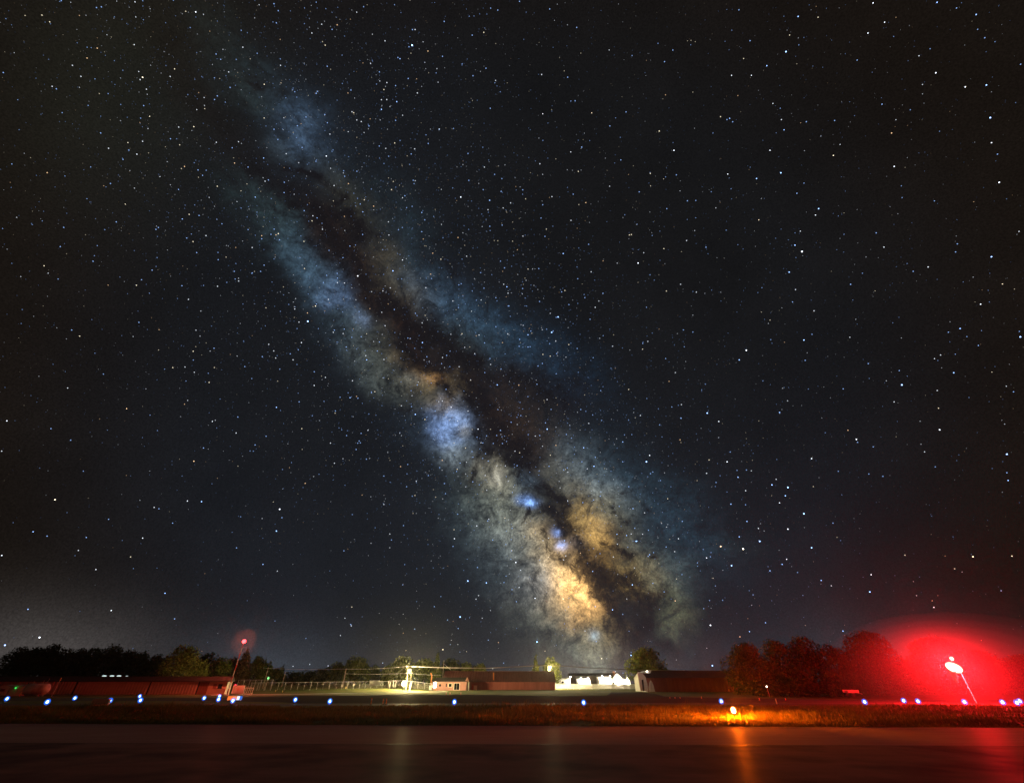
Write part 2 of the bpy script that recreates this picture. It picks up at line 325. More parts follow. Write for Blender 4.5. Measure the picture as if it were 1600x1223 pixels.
def make_sky():
    RAD = 6000.0
    def axis(lo, hi, flo, fhi, coarse, fine):
        v = []; a = lo
        while a < hi:
            v.append(a); a += fine if flo <= a < fhi else coarse
        v.append(hi); return np.array(v)
    AZ = np.radians(axis(-180, 180, -62, 62, 4.0, .42))[:-1]; EL = np.radians(axis(-12, 89.5, -1, 82, 2.0, .40))
    a, e = np.meshgrid(AZ, EL); a = a.ravel(); e = e.ravel()
    D = np.stack([np.cos(e)*np.sin(a), np.cos(e)*np.cos(a), np.sin(e)], 1)
    D = np.vstack([D, [0, 0, 1.0]])
    na, ne = len(AZ), len(EL); i = np.arange(na); F = []
    ij = np.arange(na); q = []
    for j in range(ne-1):
        b0 = j*na; q.append(np.stack([b0+ij, b0+na+ij, b0+na+(ij+1) % na, b0+(ij+1) % na], 1))
    q = np.vstack(q); top = len(D)-1
    tr = np.stack([(ne-1)*na+ij, np.full(na, top), (ne-1)*na+(ij+1) % na], 1)
    me = bpy.data.meshes.new('sky'); me.from_pydata((D*RAD).tolist(), [], q.tolist()+tr.tolist())
    g, du, b = sky_fields(D)
    for nm, arr in (('milky_glow', g), ('airglow', b)):
        at_ = me.attributes.new(nm, 'FLOAT_VECTOR', 'POINT'); at_.data.foreach_set('vector', arr.astype(np.float32).ravel())
    at_ = me.attributes.new('dust_lanes', 'FLOAT', 'POINT'); at_.data.foreach_set('value', du.astype(np.float32))
    m, nt, out = new_mat('night_sky'); L = nt.links
    tc = node(nt, 'ShaderNodeTexCoord'); nv = node(nt, 'ShaderNodeVectorMath', operation='NORMALIZE'); L.new(tc.outputs['Object'], nv.inputs[0])
    def noise(scale, detail, rough=.6, dist=0.0, off=0.0):
        mp = node(nt, 'ShaderNodeMapping'); mp.inputs['Location'].default_value = (off, off*.7, -off); L.new(nv.outputs[0], mp.inputs[0])
        n = node(nt, 'ShaderNodeTexNoise', i_Scale=scale, i_Detail=detail, i_Roughness=rough, i_Distortion=dist); L.new(mp.outputs[0], n.inputs['Vector']); return n.outputs[0]
    def mr(src, a, b_, c, d, smooth=False):
        r = node(nt, 'ShaderNodeMapRange'); r.inputs[1].default_value = a; r.inputs[2].default_value = b_; r.inputs[3].default_value = c; r.inputs[4].default_value = d
        if smooth: r.interpolation_type = 'SMOOTHSTEP'
        L.new(src, r.inputs[0]); return r.outputs[0]
    def mth(op, p, q_):
        n = node(nt, 'ShaderNodeMath', operation=op)
        for k, s_ in enumerate((p, q_)):
            if isinstance(s_, (int, float)): n.inputs[k].default_value = s_
            else: L.new(s_, n.inputs[k])
        return n.outputs[0]
    ag = node(nt, 'ShaderNodeAttribute', attribute_name='milky_glow'); ab = node(nt, 'ShaderNodeAttribute', attribute_name='airglow'); ad = node(nt, 'ShaderNodeAttribute', attribute_name='dust_lanes')
    mott = mth('MULTIPLY', mr(noise(22, 10, .78, .9), .34, .68, .12, 2.0), mth('MULTIPLY', mr(noise(70, 8, .8, .6, 3.), .34, .66, .45, 1.6), mr(noise(260, 4, .7, .2, 43.), .32, .68, .7, 1.3)))
    dn = mth('ADD', mth('MULTIPLY', mth('SUBTRACT', noise(15, 9, .72, .8, 7.), .5), 1.9), mth('MULTIPLY', mth('SUBTRACT', noise(50, 9, .82, 1.1, 11.), .5), 2.1))
    dd = mr(mth('ADD', ad.outputs['Fac'], dn), .38, .98, 1.0, .14, True)
    gain = mth('MULTIPLY', mott, dd)
    vm = node(nt, 'ShaderNodeVectorMath', operation='SCALE'); L.new(ag.outputs['Vector'], vm.inputs[0]); L.new(gain, vm.inputs['Scale'])
    # the dark lanes also hide the general band light behind them
    bd = mth('MULTIPLY', mr(mth('ADD', ad.outputs['Fac'], mth('MULTIPLY', dn, .5)), .2, 1.0, 1.0, .80, True), mr(noise(5, 5, .6, 0, 20.), .3, .7, .86, 1.14))
    grain = mr(noise(420, 2, .6, 0, 31.), .3, .7, .74, 1.26)
    vb = node(nt, 'ShaderNodeVectorMath', operation='SCALE'); L.new(ab.outputs['Vector'], vb.inputs[0]); L.new(mth('MULTIPLY', bd, grain), vb.inputs['Scale'])
    sm = node(nt, 'ShaderNodeVectorMath', operation='ADD'); L.new(vm.outputs[0], sm.inputs[0]); L.new(vb.outputs[0], sm.inputs[1])
    em = node(nt, 'ShaderNodeEmission'); L.new(sm.outputs[0], em.inputs[0]); L.new(em.outputs[0], out.inputs[0])
    m.cycles.emission_sampling = 'NONE'
    me.materials.append(m)
    o = bpy.data.objects.new('sky', me); col.objects.link(o); tag(o, kind='structure')
    return RAD
RAD = make_sky()

# stars: small glowing bodies just inside the dome
BRIGHT = """644,71,3.2,b 306,19,2,w 210,70,1.3,w 223,121,2.1,y 217,112,1.2,w 273,108,1.4,y 494,146,1.5,b 620,159,1.8,b 596,171,1.8,b 625,92,1.6,b 413,132,1.5,y
320,170,1.2,y 234,182,1.4,y 303,198,1.5,y 200,223,1.3,y 214,241,1.5,w 510,244,1.9,w 363,231,1.3,b 412,247,1.5,b 250,276,1.2,w 444,301,1.4,b 279,296,1.3,b 522,290,1.4,w
399,308,1.5,b 435,365,1.6,y 285,342,1.5,b 196,319,1.2,y 537,267,1.2,b 345,93,1.3,b 481,502,3,b 559,431,2.2,w 614,423,2.1,b 493,478,1.7,y 792,448,1.9,b 629,406,1.5,w
659,332,1.5,b 720,308,2,w 765,313,1.8,b 783,299,1.5,b 659,362,1.5,b 629,309,1.4,w 471,535,1.6,w 573,562,1.8,b 547,621,1.7,b 491,602,1.5,w 660,535,2,b 825,523,1.8,b
812,530,1.5,b 825,542,1.5,b 777,601,2,b 567,331,1.5,b 475,377,1.4,y 538,514,1.4,b 649,647,2.1,b 664,655,1.5,y 872,495,2.4,b 862,519,2.4,b 855,670,2.3,b 747,670,1.7,w
782,672,1.5,b 698,555,1.5,b 559,692,1.3,b 839,600,1.4,b 705,636,1.6,w 912,699,1.9,b 1010,721,2.8,b 1015,711,1.8,w 973,690,1.6,b 928,728,2.1,b 994,845,2.4,b 979,836,1.7,b
964,834,1.6,b 988,913,2.1,b 731,907,2.6,b 760,910,2.3,b 719,963,2.6,b 839,1002,2.8,b 806,878,2.1,w 836,934,1.9,w 880,935,1.8,y 745,821,1.5,w 710,841,1.7,w 1015,866,1.7,b
1055,938,1.6,o 1066,814,1.4,b 882,844,1.7,b 926,892,1.6,b 930,947,1.6,b 957,952,2,b 1060,841,1.6,w 989,794,1.6,b 1004,834,1.4,w 1231,761,2.8,b 1206,757,2.2,b 1227,774,2.1,b
1161,857,3.3,y 1126,853,2.6,o 1187,845,2.7,b 1143,883,2.6,b 1110,976,2.6,w 1171,986,1.9,b 1113,1039,2.7,b 1156,994,1.6,o 1136,721,2,w 1153,745,1.8,b 1142,787,1.8,b
1167,814,1.8,b 1231,826,2.1,w 1229,873,1.8,w 1222,881,1.9,b 1203,891,1.8,b 1104,871,1.8,w 1185,825,1.6,w 1155,838,1.8,b 1165,766,1.6,w 1218,785,1.8,w 1123,658,1.8,w
1064,653,1.7,b 1104,739,1.5,w 1228,81,2.6,b 1247,26,2,b 1198,103,1.9,b 1143,118,1.5,w 1174,118,1.5,w 1364,5,1.9,w 1464,4,2,b 1382,35,1.7,w 1356,52,1.8,w 1525,23,1.9,b
1462,114,2.1,w 1508,136,2,w 1541,133,2.3,b 1547,184,2.7,b 1549,223,1.8,w 1561,285,2.3,w 1393,208,1.5,o 1220,270,2.4,b 1182,279,2,b 1279,326,2.2,b 1253,393,2.7,w
1242,383,2,b 1302,243,1.7,y 1397,260,1.9,w 1225,203,1.6,b 1140,185,1.6,b 1203,235,1.7,w 1381,386,1.5,w 1274,336,1.6,w 1245,302,1.5,b 1378,163,1.5,b 1137,272,1.6,w
1594,526,2.6,b 1573,709,2.7,b 1409,601,2.7,b 1468,671,2.2,w 1338,686,2.1,w 1256,802,2.7,b 1268,855,2.4,b 1520,869,2.3,y 1359,924,2.3,b 1361,897,2,w 1283,906,2,b
1500,513,2,b 1532,475,1.9,w 1490,582,2,b 1233,425,2.1,b 1166,547,2.4,w 1155,562,2,b 1256,531,2.2,b 1549,401,2.5,b 1105,645,2.5,b 1268,716,1.9,w 1218,644,1.9,b
1581,868,1.8,y 1459,948,1.7,w 1564,922,1.6,b 1450,417,1.6,w 1329,444,1.6,b 1317,985,1.9,b 86,780,2.2,y 432,636,1.9,b 432,829,2.2,b 437,795,2.4,w 315,783,2,b 293,782,1.6,w
303,720,1.7,o 332,658,1.5,w 198,638,1.6,o 11,657,1.8,w 52,830,1.8,b 135,839,1.4,b 223,840,1.6,w 3,867,1.8,w 258,926,1.9,b 174,953,1.9,w 62,995,2.7,w 273,966,1.6,b
44,951,1.7,b 8,1007,2.8,b 150,889,1.5,w 411,881,1.7,b 369,676,1.5,w 880,396,1.9,b 997,411,2.1,w 1053,235,2,w 1030,205,1.6,y 970,250,1.4,b 909,230,1.6,b 848,178,1.5,w
598,1035,1.4,b 549,977,1.4,w 539,965,1.3,w 548,975,1.6,b 692,1014,2,y 648,982,1.4,b 532,992,1.4,w 484,1037,1.4,w 458,1040,1.3,w 787,1035,1.4,b 716,981,1.4,b
1196,972,1.8,b 986,1023,2.4,b 940,1028,2,y 914,985,1.3,w 1174,735,1.3,w 1460,560,1.3,w 1575,750,1.9,b 1573,738,1.5,b 1040,560,1.4,b 930,480,1.5,w 1010,480,1.3,b"""
def make_stars():
    pos = []; size = []; ca = []
    tint = {'b': (.30,.50,1.0), 'w': (.82,.88,1.0), 'y': (1.0,.86,.62), 'o': (1.0,.62,.34)}
    for s_ in BRIGHT.split():
        x, y, r, c = s_.split(','); r = float(r)
        pos.append(ray(float(x), float(y)).normalized()); cz = pos[-1].dot(fw); size.append((.36+.40*r)*.00112*cz); ca.append([k*(.35+.32*r*r)*.8 for k in tint[c]])
    rr = np.random.default_rng(21); N = 105000
    z = rr.uniform(-.02, 1, N); a = rr.uniform(-math.pi, math.pi, N)
    D = np.stack([np.sqrt(1-z*z)*np.sin(a), np.sqrt(1-z*z)*np.cos(a), z], 1)
    g, du, b = sky_fields(D)
    n = np.cross(np.array(ray(330, 0)), np.array(ray(960, 960))); n /= np.linalg.norm(n)
    lat = D @ n; keep = rr.random(N) < (.20 + .80*np.exp(-((lat)/.30)**2))*(1 - .55*np.clip(du, 0, 1))*(.35+.65*sst(.05, .5, z))
    D = D[keep]; mag = rr.pareto(2.3, len(D)) ; mag = np.minimum(mag, 3.5)
    for d, m_ in zip(D, mag):
        pos.append(Vector(d)); r = .48 + .17*m_; size.append(r*.00112*max(.5, pos[-1].dot(fw)))
        k = rr.random(); t = tint['b'] if k < .56 else tint['w'] if k < .84 else tint['y'] if k < .95 else tint['o']
        s2 = .040 + .145*m_; ca.append([q*s2 for q in t])
    vs = []; fs = []; cs = []
    for p, r, c in zip(pos, size, ca):
        p = Vector(p); c0 = p*RAD*.97; a = p.orthogonal().normalized(); b = p.cross(a); q = r*RAD*.97; k = len(vs)
        for w in (a, b, -a, -b, p, -p): vs.append(c0 + w*q)
        for i in range(4): fs += [(k+i, k+(i+1) % 4, k+4), (k+(i+1) % 4, k+i, k+5)]
        cs += list(c)*6
    me = bpy.data.meshes.new('stars'); me.from_pydata(vs, [], fs)
    at_ = me.attributes.new('starlight', 'FLOAT_VECTOR', 'POINT'); at_.data.foreach_set('vector', cs)
    m, nt, out = new_mat('starlight'); aa = node(nt, 'ShaderNodeAttribute', attribute_name='starlight'); em = node(nt, 'ShaderNodeEmission')
    nt.links.new(aa.outputs['Vector'], em.inputs[0]); em.inputs[1].default_value = 2.3; nt.links.new(em.outputs[0], out.inputs[0]); m.cycles.emission_sampling = 'NONE'
    me.materials.append(m); o = bpy.data.objects.new('stars', me); col.objects.link(o)
    tag(o, 'thousands of blue white and yellow stars over the airfield', 'stars', kind='stuff')
make_stars()

# ================================================================ ground
def make_ground():
    def ax(lo, hi, f0, f1, st):
        fine = list(np.arange(f0, f1+.1, st)); out = []
        a = f0; s_ = st
        while a > lo: s_ *= 1.5; a -= s_; out.append(max(a, lo))
        out = out[::-1] + fine; a = f1; s_ = st
        while a < hi: s_ *= 1.5; a += s_; out.append(min(a, hi))
        return np.array(out)
    xs = ax(-5500, 5500, -180, 180, 4.0); ys = ax(-5500, 5500, -20, 300, 4.0)
    X, Y = np.meshgrid(xs, ys); Z = terrain(X, Y) + (fbm(np.stack([X.ravel()/14, Y.ravel()/14], 1), 77)-.5).reshape(X.shape)*.10*sst(140, 200, Y)
    nx, ny = len(xs), len(ys); i = np.arange(nx-1); q = []
    for j in range(ny-1): q.append(np.stack([j*nx+i, j*nx+i+1, (j+1)*nx+i+1, (j+1)*nx+i], 1))
    me = bpy.data.meshes.new('ground'); me.from_pydata(np.stack([X.ravel(), Y.ravel(), Z.ravel()], 1).tolist(), [], np.vstack(q).tolist())
    me.polygons.foreach_set('use_smooth', [True]*len(me.polygons)); me.materials.append(M_grass)
    o = bpy.data.objects.new('ground', me); col.objects.link(o); tag(o, kind='structure')
make_ground()
def line_y(l, r, X):                                # y of the ground line through two measured edge points
    a, b = G(*l), G(*r); t = (X-a.x)/(b.x-a.x); return a.y + (b.y-a.y)*t
def strip(name, near, far, mat, z, x0=-400, x1=400, edge=0.0, seed=0):
    """pavement sheet between two ground lines, edges slightly ragged"""
    xs = np.arange(x0, x1+.1, 1.0 if edge else 20.0); r = np.random.default_rng(seed)
    e1 = r.normal(0, edge, len(xs)); e2 = r.normal(0, edge, len(xs)); v = []
    for k, x in enumerate(xs): v.append((x, near(x)+e1[k], z))
    for k, x in enumerate(xs): v.append((x, far(x)+e2[k], z))
    n = len(xs); f = [(i, i+1, n+i+1, n+i) for i in range(n-1)]
    m = MB(); m.add(v, f); return tag(m.build(name, mat), kind='structure')
edge_far = lambda x: line_y((0,1130.5), (1600,1137), x)
seam = lambda x: line_y((0,1161), (1600,1166), x)
strip('runway', lambda x: -60, seam, M_runway, .02, -260, 260)
strip('runway_shoulder', seam, edge_far, M_shoulder, .02, -260, 260, .05, 1)
strip('runway_joint', lambda x: seam(x)-.05, lambda x: seam(x)+.05, M_seam, .024, -260, 260)
twy_n = lambda x: line_y((0,1103.5), (1600,1101.5), x)
strip('taxiway', twy_n, lambda x: line_y((0,1099.5), (1600,1097), x), M_taxiway, .012, -260, 260, .08, 2)
strip('taxiway_edge_line', lambda x: twy_n(x)+.35, lambda x: twy_n(x)+.6, M_linepaint, .016, -260, 260)
# apron: a wide dark area in the middle with a tongue running left
def poly(name, pts, mat, z):
    m = MB(); m.add([(*G(*p).xy, z) for p in pts], [tuple(range(len(pts)))]); return tag(m.build(name, mat), kind='structure')
poly('apron', [(-900,1094.5),(300,1094.5),(430,1096.5),(470,1098.5),(1000,1098),(1160,1097),(2400,1096.5),(2400,1094),(1300,1092.5),(1160,1090.5),(1040,1088),(1022,1083),(1000,1081),(955,1081),
      (948,1086.3),(872,1087),(760,1085),(650,1084.5),(560,1086),(470,1086),(400,1088),(330,1089.5),(-900,1089)], M_taxi, .008)
poly('service_path', [(330,1085.3),(470,1083.6),(570,1081.4),(640,1080.2),(700,1079.6),(700,1080.6),(640,1081.2),(570,1082.6),(470,1084.6),(330,1086.2)], M_concrete, .018)

# grass blades on the strip between runway and taxiway: nobody could count them
def make_grass():
    r = np.random.default_rng(5); N = 70000
    X = r.uniform(-62, 62, N); e = np.array([edge_far(-60), edge_far(60)]); yn = e[0] + (e[1]-e[0])*(X+60)/120
    yf = np.array([twy_n(-60), twy_n(60)]); yf = yf[0] + (yf[1]-yf[0])*(X+60)/120
    u = r.random(N)**1.35; Y = yn + .05 + (yf-yn-.1)*u
    P = np.stack([X, Y], 1); cl = fbm(P/3.0, 31); tall = fbm(P/np.array([9., 2.2]), 41)
    mow = sst(0, 2.2, Y-yn)
    h = (.07 + .10*r.random(N))*(1 + 1.6*np.clip(tall-.45, 0, 1)*4*mow)*(.55+.75*mow); h *= np.where(r.random(N) < .03, 1.7, 1)
    keep = cl > .28; X, Y, h = X[keep], Y[keep], h[keep]; n = len(X)
    w = .014 + .018*r.random(n); a = r.uniform(0, math.pi, n); lx = r.normal(0, .35, n)*h; ly = r.normal(0, .35, n)*h
    V = np.zeros((n, 6, 3))
    for k in range(2):
        aa = a + k*1.3; o = k*3; j = r.normal(0, .04, (2, n))
        V[:, o, 0] = X+j[0]-np.cos(aa)*w; V[:, o, 1] = Y+j[1]-np.sin(aa)*w
        V[:, o+1, 0] = X+j[0]+np.cos(aa)*w; V[:, o+1, 1] = Y+j[1]+np.sin(aa)*w
        V[:, o+2, 0] = X+lx*(1-2*k); V[:, o+2, 1] = Y+ly*(1-2*k); V[:, o+2, 2] = h*(1-.2*k)
    V = V.reshape(-1, 3); F = np.arange(len(V)).reshape(-1, 3)
    me = bpy.data.meshes.new('grass'); me.from_pydata(V.tolist(), [], F.tolist())
    t = np.repeat(np.clip(.25 + .5*fbm(np.stack([X, Y], 1)/1.7, 51) + r.normal(0, .16, n) + .35*(1-sst(0, 2.0, Y-line_y((0,1130.5), (1600,1137), X))), 0, 1), 6)
    at_ = me.attributes.new('tone', 'FLOAT', 'POINT'); at_.data.foreach_set('value', t.astype(np.float32))
    me.materials.append(M_blade); o = bpy.data.objects.new('grass', me); col.objects.link(o)
    tag(o, 'rough unmown grass between the runway shoulder and the taxiway', 'grass', kind='stuff')
make_grass()

# ================================================================ trees
def crown_mesh(w, h, leaf, kind, seed, mat):
    """leaf-sized faces through the volume of several uneven lobes; base of crown at z=0"""
    r = np.random.default_rng(seed); C = []
    if kind == 'conifer':
        nl = 9
        for k in range(nl):
            t = k/(nl-1); C.append((r.normal(0, w*.03), r.normal(0, w*.03), h*(.06+.88*t), w*.5*(1-t)**.8+w*.05, h*.10))
    elif kind == 'round':
        C.append((0, 0, h*.5, w*.46, h*.46))
        for k in range(6): a = r.uniform(0, 6.28); C.append((math.cos(a)*w*.22, math.sin(a)*w*.22, h*r.uniform(.35, .75), w*.26, h*.24))
    else:
        nl = 15 if kind == 'broad' else 20
        for k in range(nl):
            t = (k+.5)/nl if kind == 'broad' else r.random()**1.15; a = k*2.4+r.uniform(0, 1.2)
            prof = max(.25, 1-(abs(t-.36)/.66)**2.4)
            rad = w*.5*prof*r.uniform(.45, .70)
            s_ = r.uniform(.19, .30)
            C.append((math.cos(a)*rad, math.sin(a)*rad, h*(.12+.70*t), w*s_, min(h*.24, w*s_*.85)))
        C.append((0, 0, h*.50, w*.36, h*.38)); C.append((r.normal(0, w*.06), 0, h*.86, w*.20, h*.14))
    C = np.array(C); ar = C[:,3]*C[:,3]+2*C[:,3]*C[:,4]
    n = int(min(14000, max(700, 4.6*w*h/leaf**2)))
    idx = r.choice(len(C), n, p=ar/ar.sum()); c = C[idx]
    d = r.normal(size=(n, 3)); d /= np.linalg.norm(d, axis=1)[:,None]
    sh = 1 - .38*r.random(n)**1.8 + np.where(r.random(n) < .10, r.uniform(0, .13, n), 0)
    P = c[:,:3] + d*sh[:,None]*c[:,[3,3,4]]
    P += (r.normal(size=(n, 3)))*leaf*.5
    P[:,2] = np.maximum(P[:,2], 0)
    nrm = d + r.normal(0, .55, (n, 3)); nrm /= np.linalg.norm(nrm, axis=1)[:,None]
    t1 = np.cross(nrm, r.normal(size=(n, 3))); t1 /= np.linalg.norm(t1, axis=1)[:,None]; t2 = np.cross(nrm, t1)
    s_ = leaf*r.uniform(.55, 1.25, n)[:,None]
    V = np.stack([P-t1*s_, P-t2*s_*.6, P+t1*s_, P+t2*s_*.6], 1).reshape(-1, 3)
    me = bpy.data.meshes.new('crown'); me.from_pydata(V.tolist(), [], np.arange(len(V)).reshape(-1, 4).tolist())
    tone = np.clip(.5 + .30*r.normal(size=n) + .35*(vnoise(np.stack([P[:,0]/(w*.13)+50, P[:,2]/(w*.13)+50], 1), seed)-.5)*2, 0, 1)
    at_ = me.attributes.new('tone', 'FLOAT', 'POINT'); at_.data.foreach_set('value', np.repeat(tone, 4).astype(np.float32))
    me.materials.append(mat); return me
def tree(px, wpx, top, Y, label, kind='broad', mat=None, group=None, bare=.12, base=None, seed=None, cat='tree'):
    seed = seed or int(px*7+top); X = at(px, 1068, Y).x; z0 = tz(X, Y) if base is None else base
    ztop = at(px, top, Y).z; H = ztop - z0; w = wpx*Y/789.0
    names = {'conifer': 'conifer_tree', 'round': 'round_tree', 'broad': 'broadleaf_tree', 'spread': 'broadleaf_tree'}
    o = thing(names[kind], (X, Y, z0), label, cat, group)
    leaf = max(.16, 1.15*Y/505.0)*(1.0 if kind != 'conifer' else .8)
    cm = crown_mesh(w, H*(1-bare), leaf, kind, seed, mat or M_leafm)
    c = bpy.data.objects.new('crown', cm); col.objects.link(c); c.parent = o; c.location = (0, 0, H*bare)
    t = MB(); r = random.Random(seed); rt = max(.12, H*.028)
    t.tube((0, 0, -.1), (r.uniform(-.1,.1)*H*.1, 0, H*.45), rt, rt*.6, 7)
    for k in range(4):
        a = k*1.6 + r.random(); z1 = H*r.uniform(.22, .40)
        t.tube((0, 0, z1), (math.cos(a)*w*.28, math.sin(a)*w*.28, z1+H*r.uniform(.14, .28)), rt*.5, rt*.15, 5)
    if kind == 'conifer': t.tube((0, 0, H*.4), (0, 0, H*.97), rt*.6, .03, 5)
    t.build('trunk', M_bark, o)
    return o
GD = 'dark trees behind the left hangar row'
for k, (px, w, top, txt) in enumerate([
  (4,44,1010,'black tree silhouette at the very left end of the dark wood, above the white cabinets'),(30,36,1010,'low dark tree above the white tank, second from the left end of the wood'),
  (54,40,1005,'tall dark domed tree above the white fuel tank, under the bright white star'),(80,36,1013,'dark tree above the leaning white pole, lower than its left neighbour'),
  (103,36,1012,'flat topped dark tree in the even middle stretch of the left wood'),(126,36,1011,'dark tree just left of the highest crown in the left wood'),
  (151,46,1006,'broad dark tree with the highest crown in the middle of the left wood'),(182,36,1013,'dark brown tree standing above the row of small white street lamps'),
  (205,34,1017,'dark tree sloping down to the right above the end of the street lamp row'),(226,30,1021,'small dark tree with a pointed tip in the dip of the left wood'),(243,24,1024,'lowest dark tree tucked against the big lit green tree')]):
    tree(px, w*1.12, top, 235+(k % 3)*7, txt, 'broad', M_leafd, GD, bare=.05)
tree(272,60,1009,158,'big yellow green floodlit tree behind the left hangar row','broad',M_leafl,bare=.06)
tree(311,42,1019,215,'dark tree behind the timber pole, right of the big lit tree','broad',M_leafd,bare=.05)
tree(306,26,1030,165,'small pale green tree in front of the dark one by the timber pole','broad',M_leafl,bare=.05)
tree(336,40,1027,176,'brownish round tree above the door end of the left hangar','broad',M_leafm,bare=.05)
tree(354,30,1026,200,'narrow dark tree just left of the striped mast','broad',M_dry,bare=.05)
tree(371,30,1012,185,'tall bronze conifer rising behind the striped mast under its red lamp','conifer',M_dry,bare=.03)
tree(394,34,1024,190,'dense dark green tree right of the striped mast','broad',M_leafm,bare=.05)
tree(411,22,1034,196,'smaller dark green tree stepping down right of the mast','broad',M_leafm,bare=.05)
tree(427,26,1043,200,'low rounded tree beside the green lamp pole','broad',M_leafm,bare=.05)
tree(436,9,1039,205,'tiny dark spiky conifer above the low trees by the green lamp','conifer',M_needle,bare=.03)
tree(456,42,1049,235,'low wide tree with green lamp light on its crown','broad',M_leafd,bare=.03)
tree(478,40,1048,250,'dark low tree at the right end of the green lit clump','broad',M_leafd,bare=.03)
tree(500,34,1044,215,'lit green bush like tree where the low clump rises again','broad',M_leafm,bare=.05)
tree(522,34,1034,205,'loose branched tree left of the big round dark one','broad',M_leafm,bare=.1)
tree(552,50,1026,200,'big rounded green tree behind the leaning timber pole','broad',M_leafm,bare=.08)
tree(583,24,1039,235,'narrow dark tree above the small grey roofed garage','broad',M_leafd,bare=.05)
tree(604,26,1040,215,'low shaggy tree on the left flank of the tree behind the floodlight','broad',M_leafm,bare=.05)
tree(624,46,1024,212,'tall green tree directly behind the bright floodlight','broad',M_leafm,bare=.05)
tree(661,46,1029,216,'wide green tree between the floodlight poles and the hangar','broad',M_leafm,bare=.05)
tree(680,17,1018,208,'slender spired tree highest above the pink shed','conifer',M_leafm,bare=.03)
tree(703,42,1029,240,'dark green tree fading out behind the left end of the hangar roof','broad',M_leafd,bare=.05)
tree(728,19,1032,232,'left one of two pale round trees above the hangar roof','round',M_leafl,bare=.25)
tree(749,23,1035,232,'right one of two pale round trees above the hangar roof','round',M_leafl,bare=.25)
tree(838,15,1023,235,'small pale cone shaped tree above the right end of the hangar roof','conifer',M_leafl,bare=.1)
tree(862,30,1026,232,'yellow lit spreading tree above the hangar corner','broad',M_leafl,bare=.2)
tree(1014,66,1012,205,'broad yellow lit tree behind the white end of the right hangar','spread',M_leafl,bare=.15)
GR = 'big trees right of the amber light'
for px, w, top, Y, mt, txt in [
  (1176,66,1005,104,M_leafm,'olive lit tree at the left edge of the big clump, beside the hangar end'),(1226,62,999,108,M_leafm,'second tree of the big clump, with a high domed crown'),
  (1272,66,997,106,M_leafm,'tallest tree in the middle of the big clump right of the hangar'),(1318,58,1008,102,M_leafm,'sloping reddish tree at the right end of the big clump'),
  (1383,92,988,100,M_leafm,'big round red lit tree left of the windsock'),(1484,96,998,106,M_leafm,'bright red flooded tree directly behind the glowing windsock'),
  (1556,74,1017,112,M_leafm,'dark red tree right of the windsock'),(1612,70,1022,114,M_leafm,'dark red tree cut by the right edge of the view')]:
    tree(px, w*1.1, top, Y, txt, 'spread', mt, GR, bare=.03)
for px, w, top, Y, txt in [(1200,56,1060,97,'low bush under the second tree of the right clump'),(1250,60,1055,96,'low wide bush under the tallest tree of the right clump'),(1345,50,1035,118,'dark red bush filling the gap between the two big red crowns'),
    (1300,56,1058,95,'low bush under the sloping reddish tree'),(1430,52,1040,118,'bush behind the gap left of the windsock'),(1528,50,1030,120,'bush filling in behind the windsock pole'),(1640,60,1030,118,'bush at the right edge behind the taxiway lamps')]:
    o = tree(px, w, top, Y, txt, 'broad', M_leafd, 'bushes under the right trees', bare=0.0, cat='bush'); o.name = 'bush'

# ================================================================ hangars and buildings
def ribbed(x0, x1, y, z0, z1, pitch=.3, dep=.05, y1=None):
    """corrugated sheet facing -y from x0 to x1 (leaning to y1 at its top)"""
    y1 = y if y1 is None else y1; m = MB(); n = max(2, int((x1-x0)/pitch)); v = []; f = []
    prof = [(0,0),(.25,0),(.35,-1),(.65,-1),(.75,0)]
    for k in range(n):
        for u, d in prof:
            x = x0 + (k+u)*(x1-x0)/n; v += [(x, y+d*dep, z0), (x, y1+d*dep, z1)]
    v += [(x1, y, z0), (x1, y1, z1)]
    for i in range(len(v)//2-1): f.append((2*i, 2*i+2, 2*i+3, 2*i+1))
    m.add(v, f); return m
# --- left T-hangar row
YL = 116.0; xe = at(350, 1085, YL).x; zw = at(200, 1063.5, YL).z; zr = zw + .9
hl = thing('hangar', (0, YL, 0), 'long low red brown ribbed hangar row at the left, dark flat roof', 'hangar')
secs = [(-60,34,'r'),(35,110,'r'),(113,227,'r'),(229,304,'r')]
for a, b, kd in secs:
    xa, xb = at(a, 1085, YL).x, at(b, 1085, YL).x
    ribbed(xa, xb, 0, 0, zw, pitch=.68, dep=.16).build('door_panel', M_tanwall, hl)
for px in (34.5, 111.5, 228, 304.8):
    x = at(px, 1085, YL).x; MB().box((x, .06, zw/2), (.34, .1, zw)).build('door_gap', M_black, hl)
xa, xb = at(305.5,1085,YL).x, at(321,1085,YL).x
o = ribbed(xa, xb, .02, 0, zw, pitch=.5).build('door_panel', M_darkdoor, hl); o['label'] = 'darker maroon door panel near the right end'
x2 = xe; MB().box(((xb+x2)/2, .25, zw/2), (x2-xb, .5, zw)).build('end_wall', M_tandoor, hl)
d = MB().box((at(334.5,1075,YL).x, -.02, zw*.62), (.75, .08, .8)).build('window', M_darkdoor, hl)
d = MB().box((at(343,1075,YL).x, -.02, zw*.60), (.95, .08, .85)).build('window', M_glass, hl)
MB().box((0,-.02,0),(1.05,.05,.08)).build('sill', M_white, d).location = (at(343,1075,YL).x, -.03, zw*.60-.48)
xl = at(-60,1085,YL).x; depth = 2.2
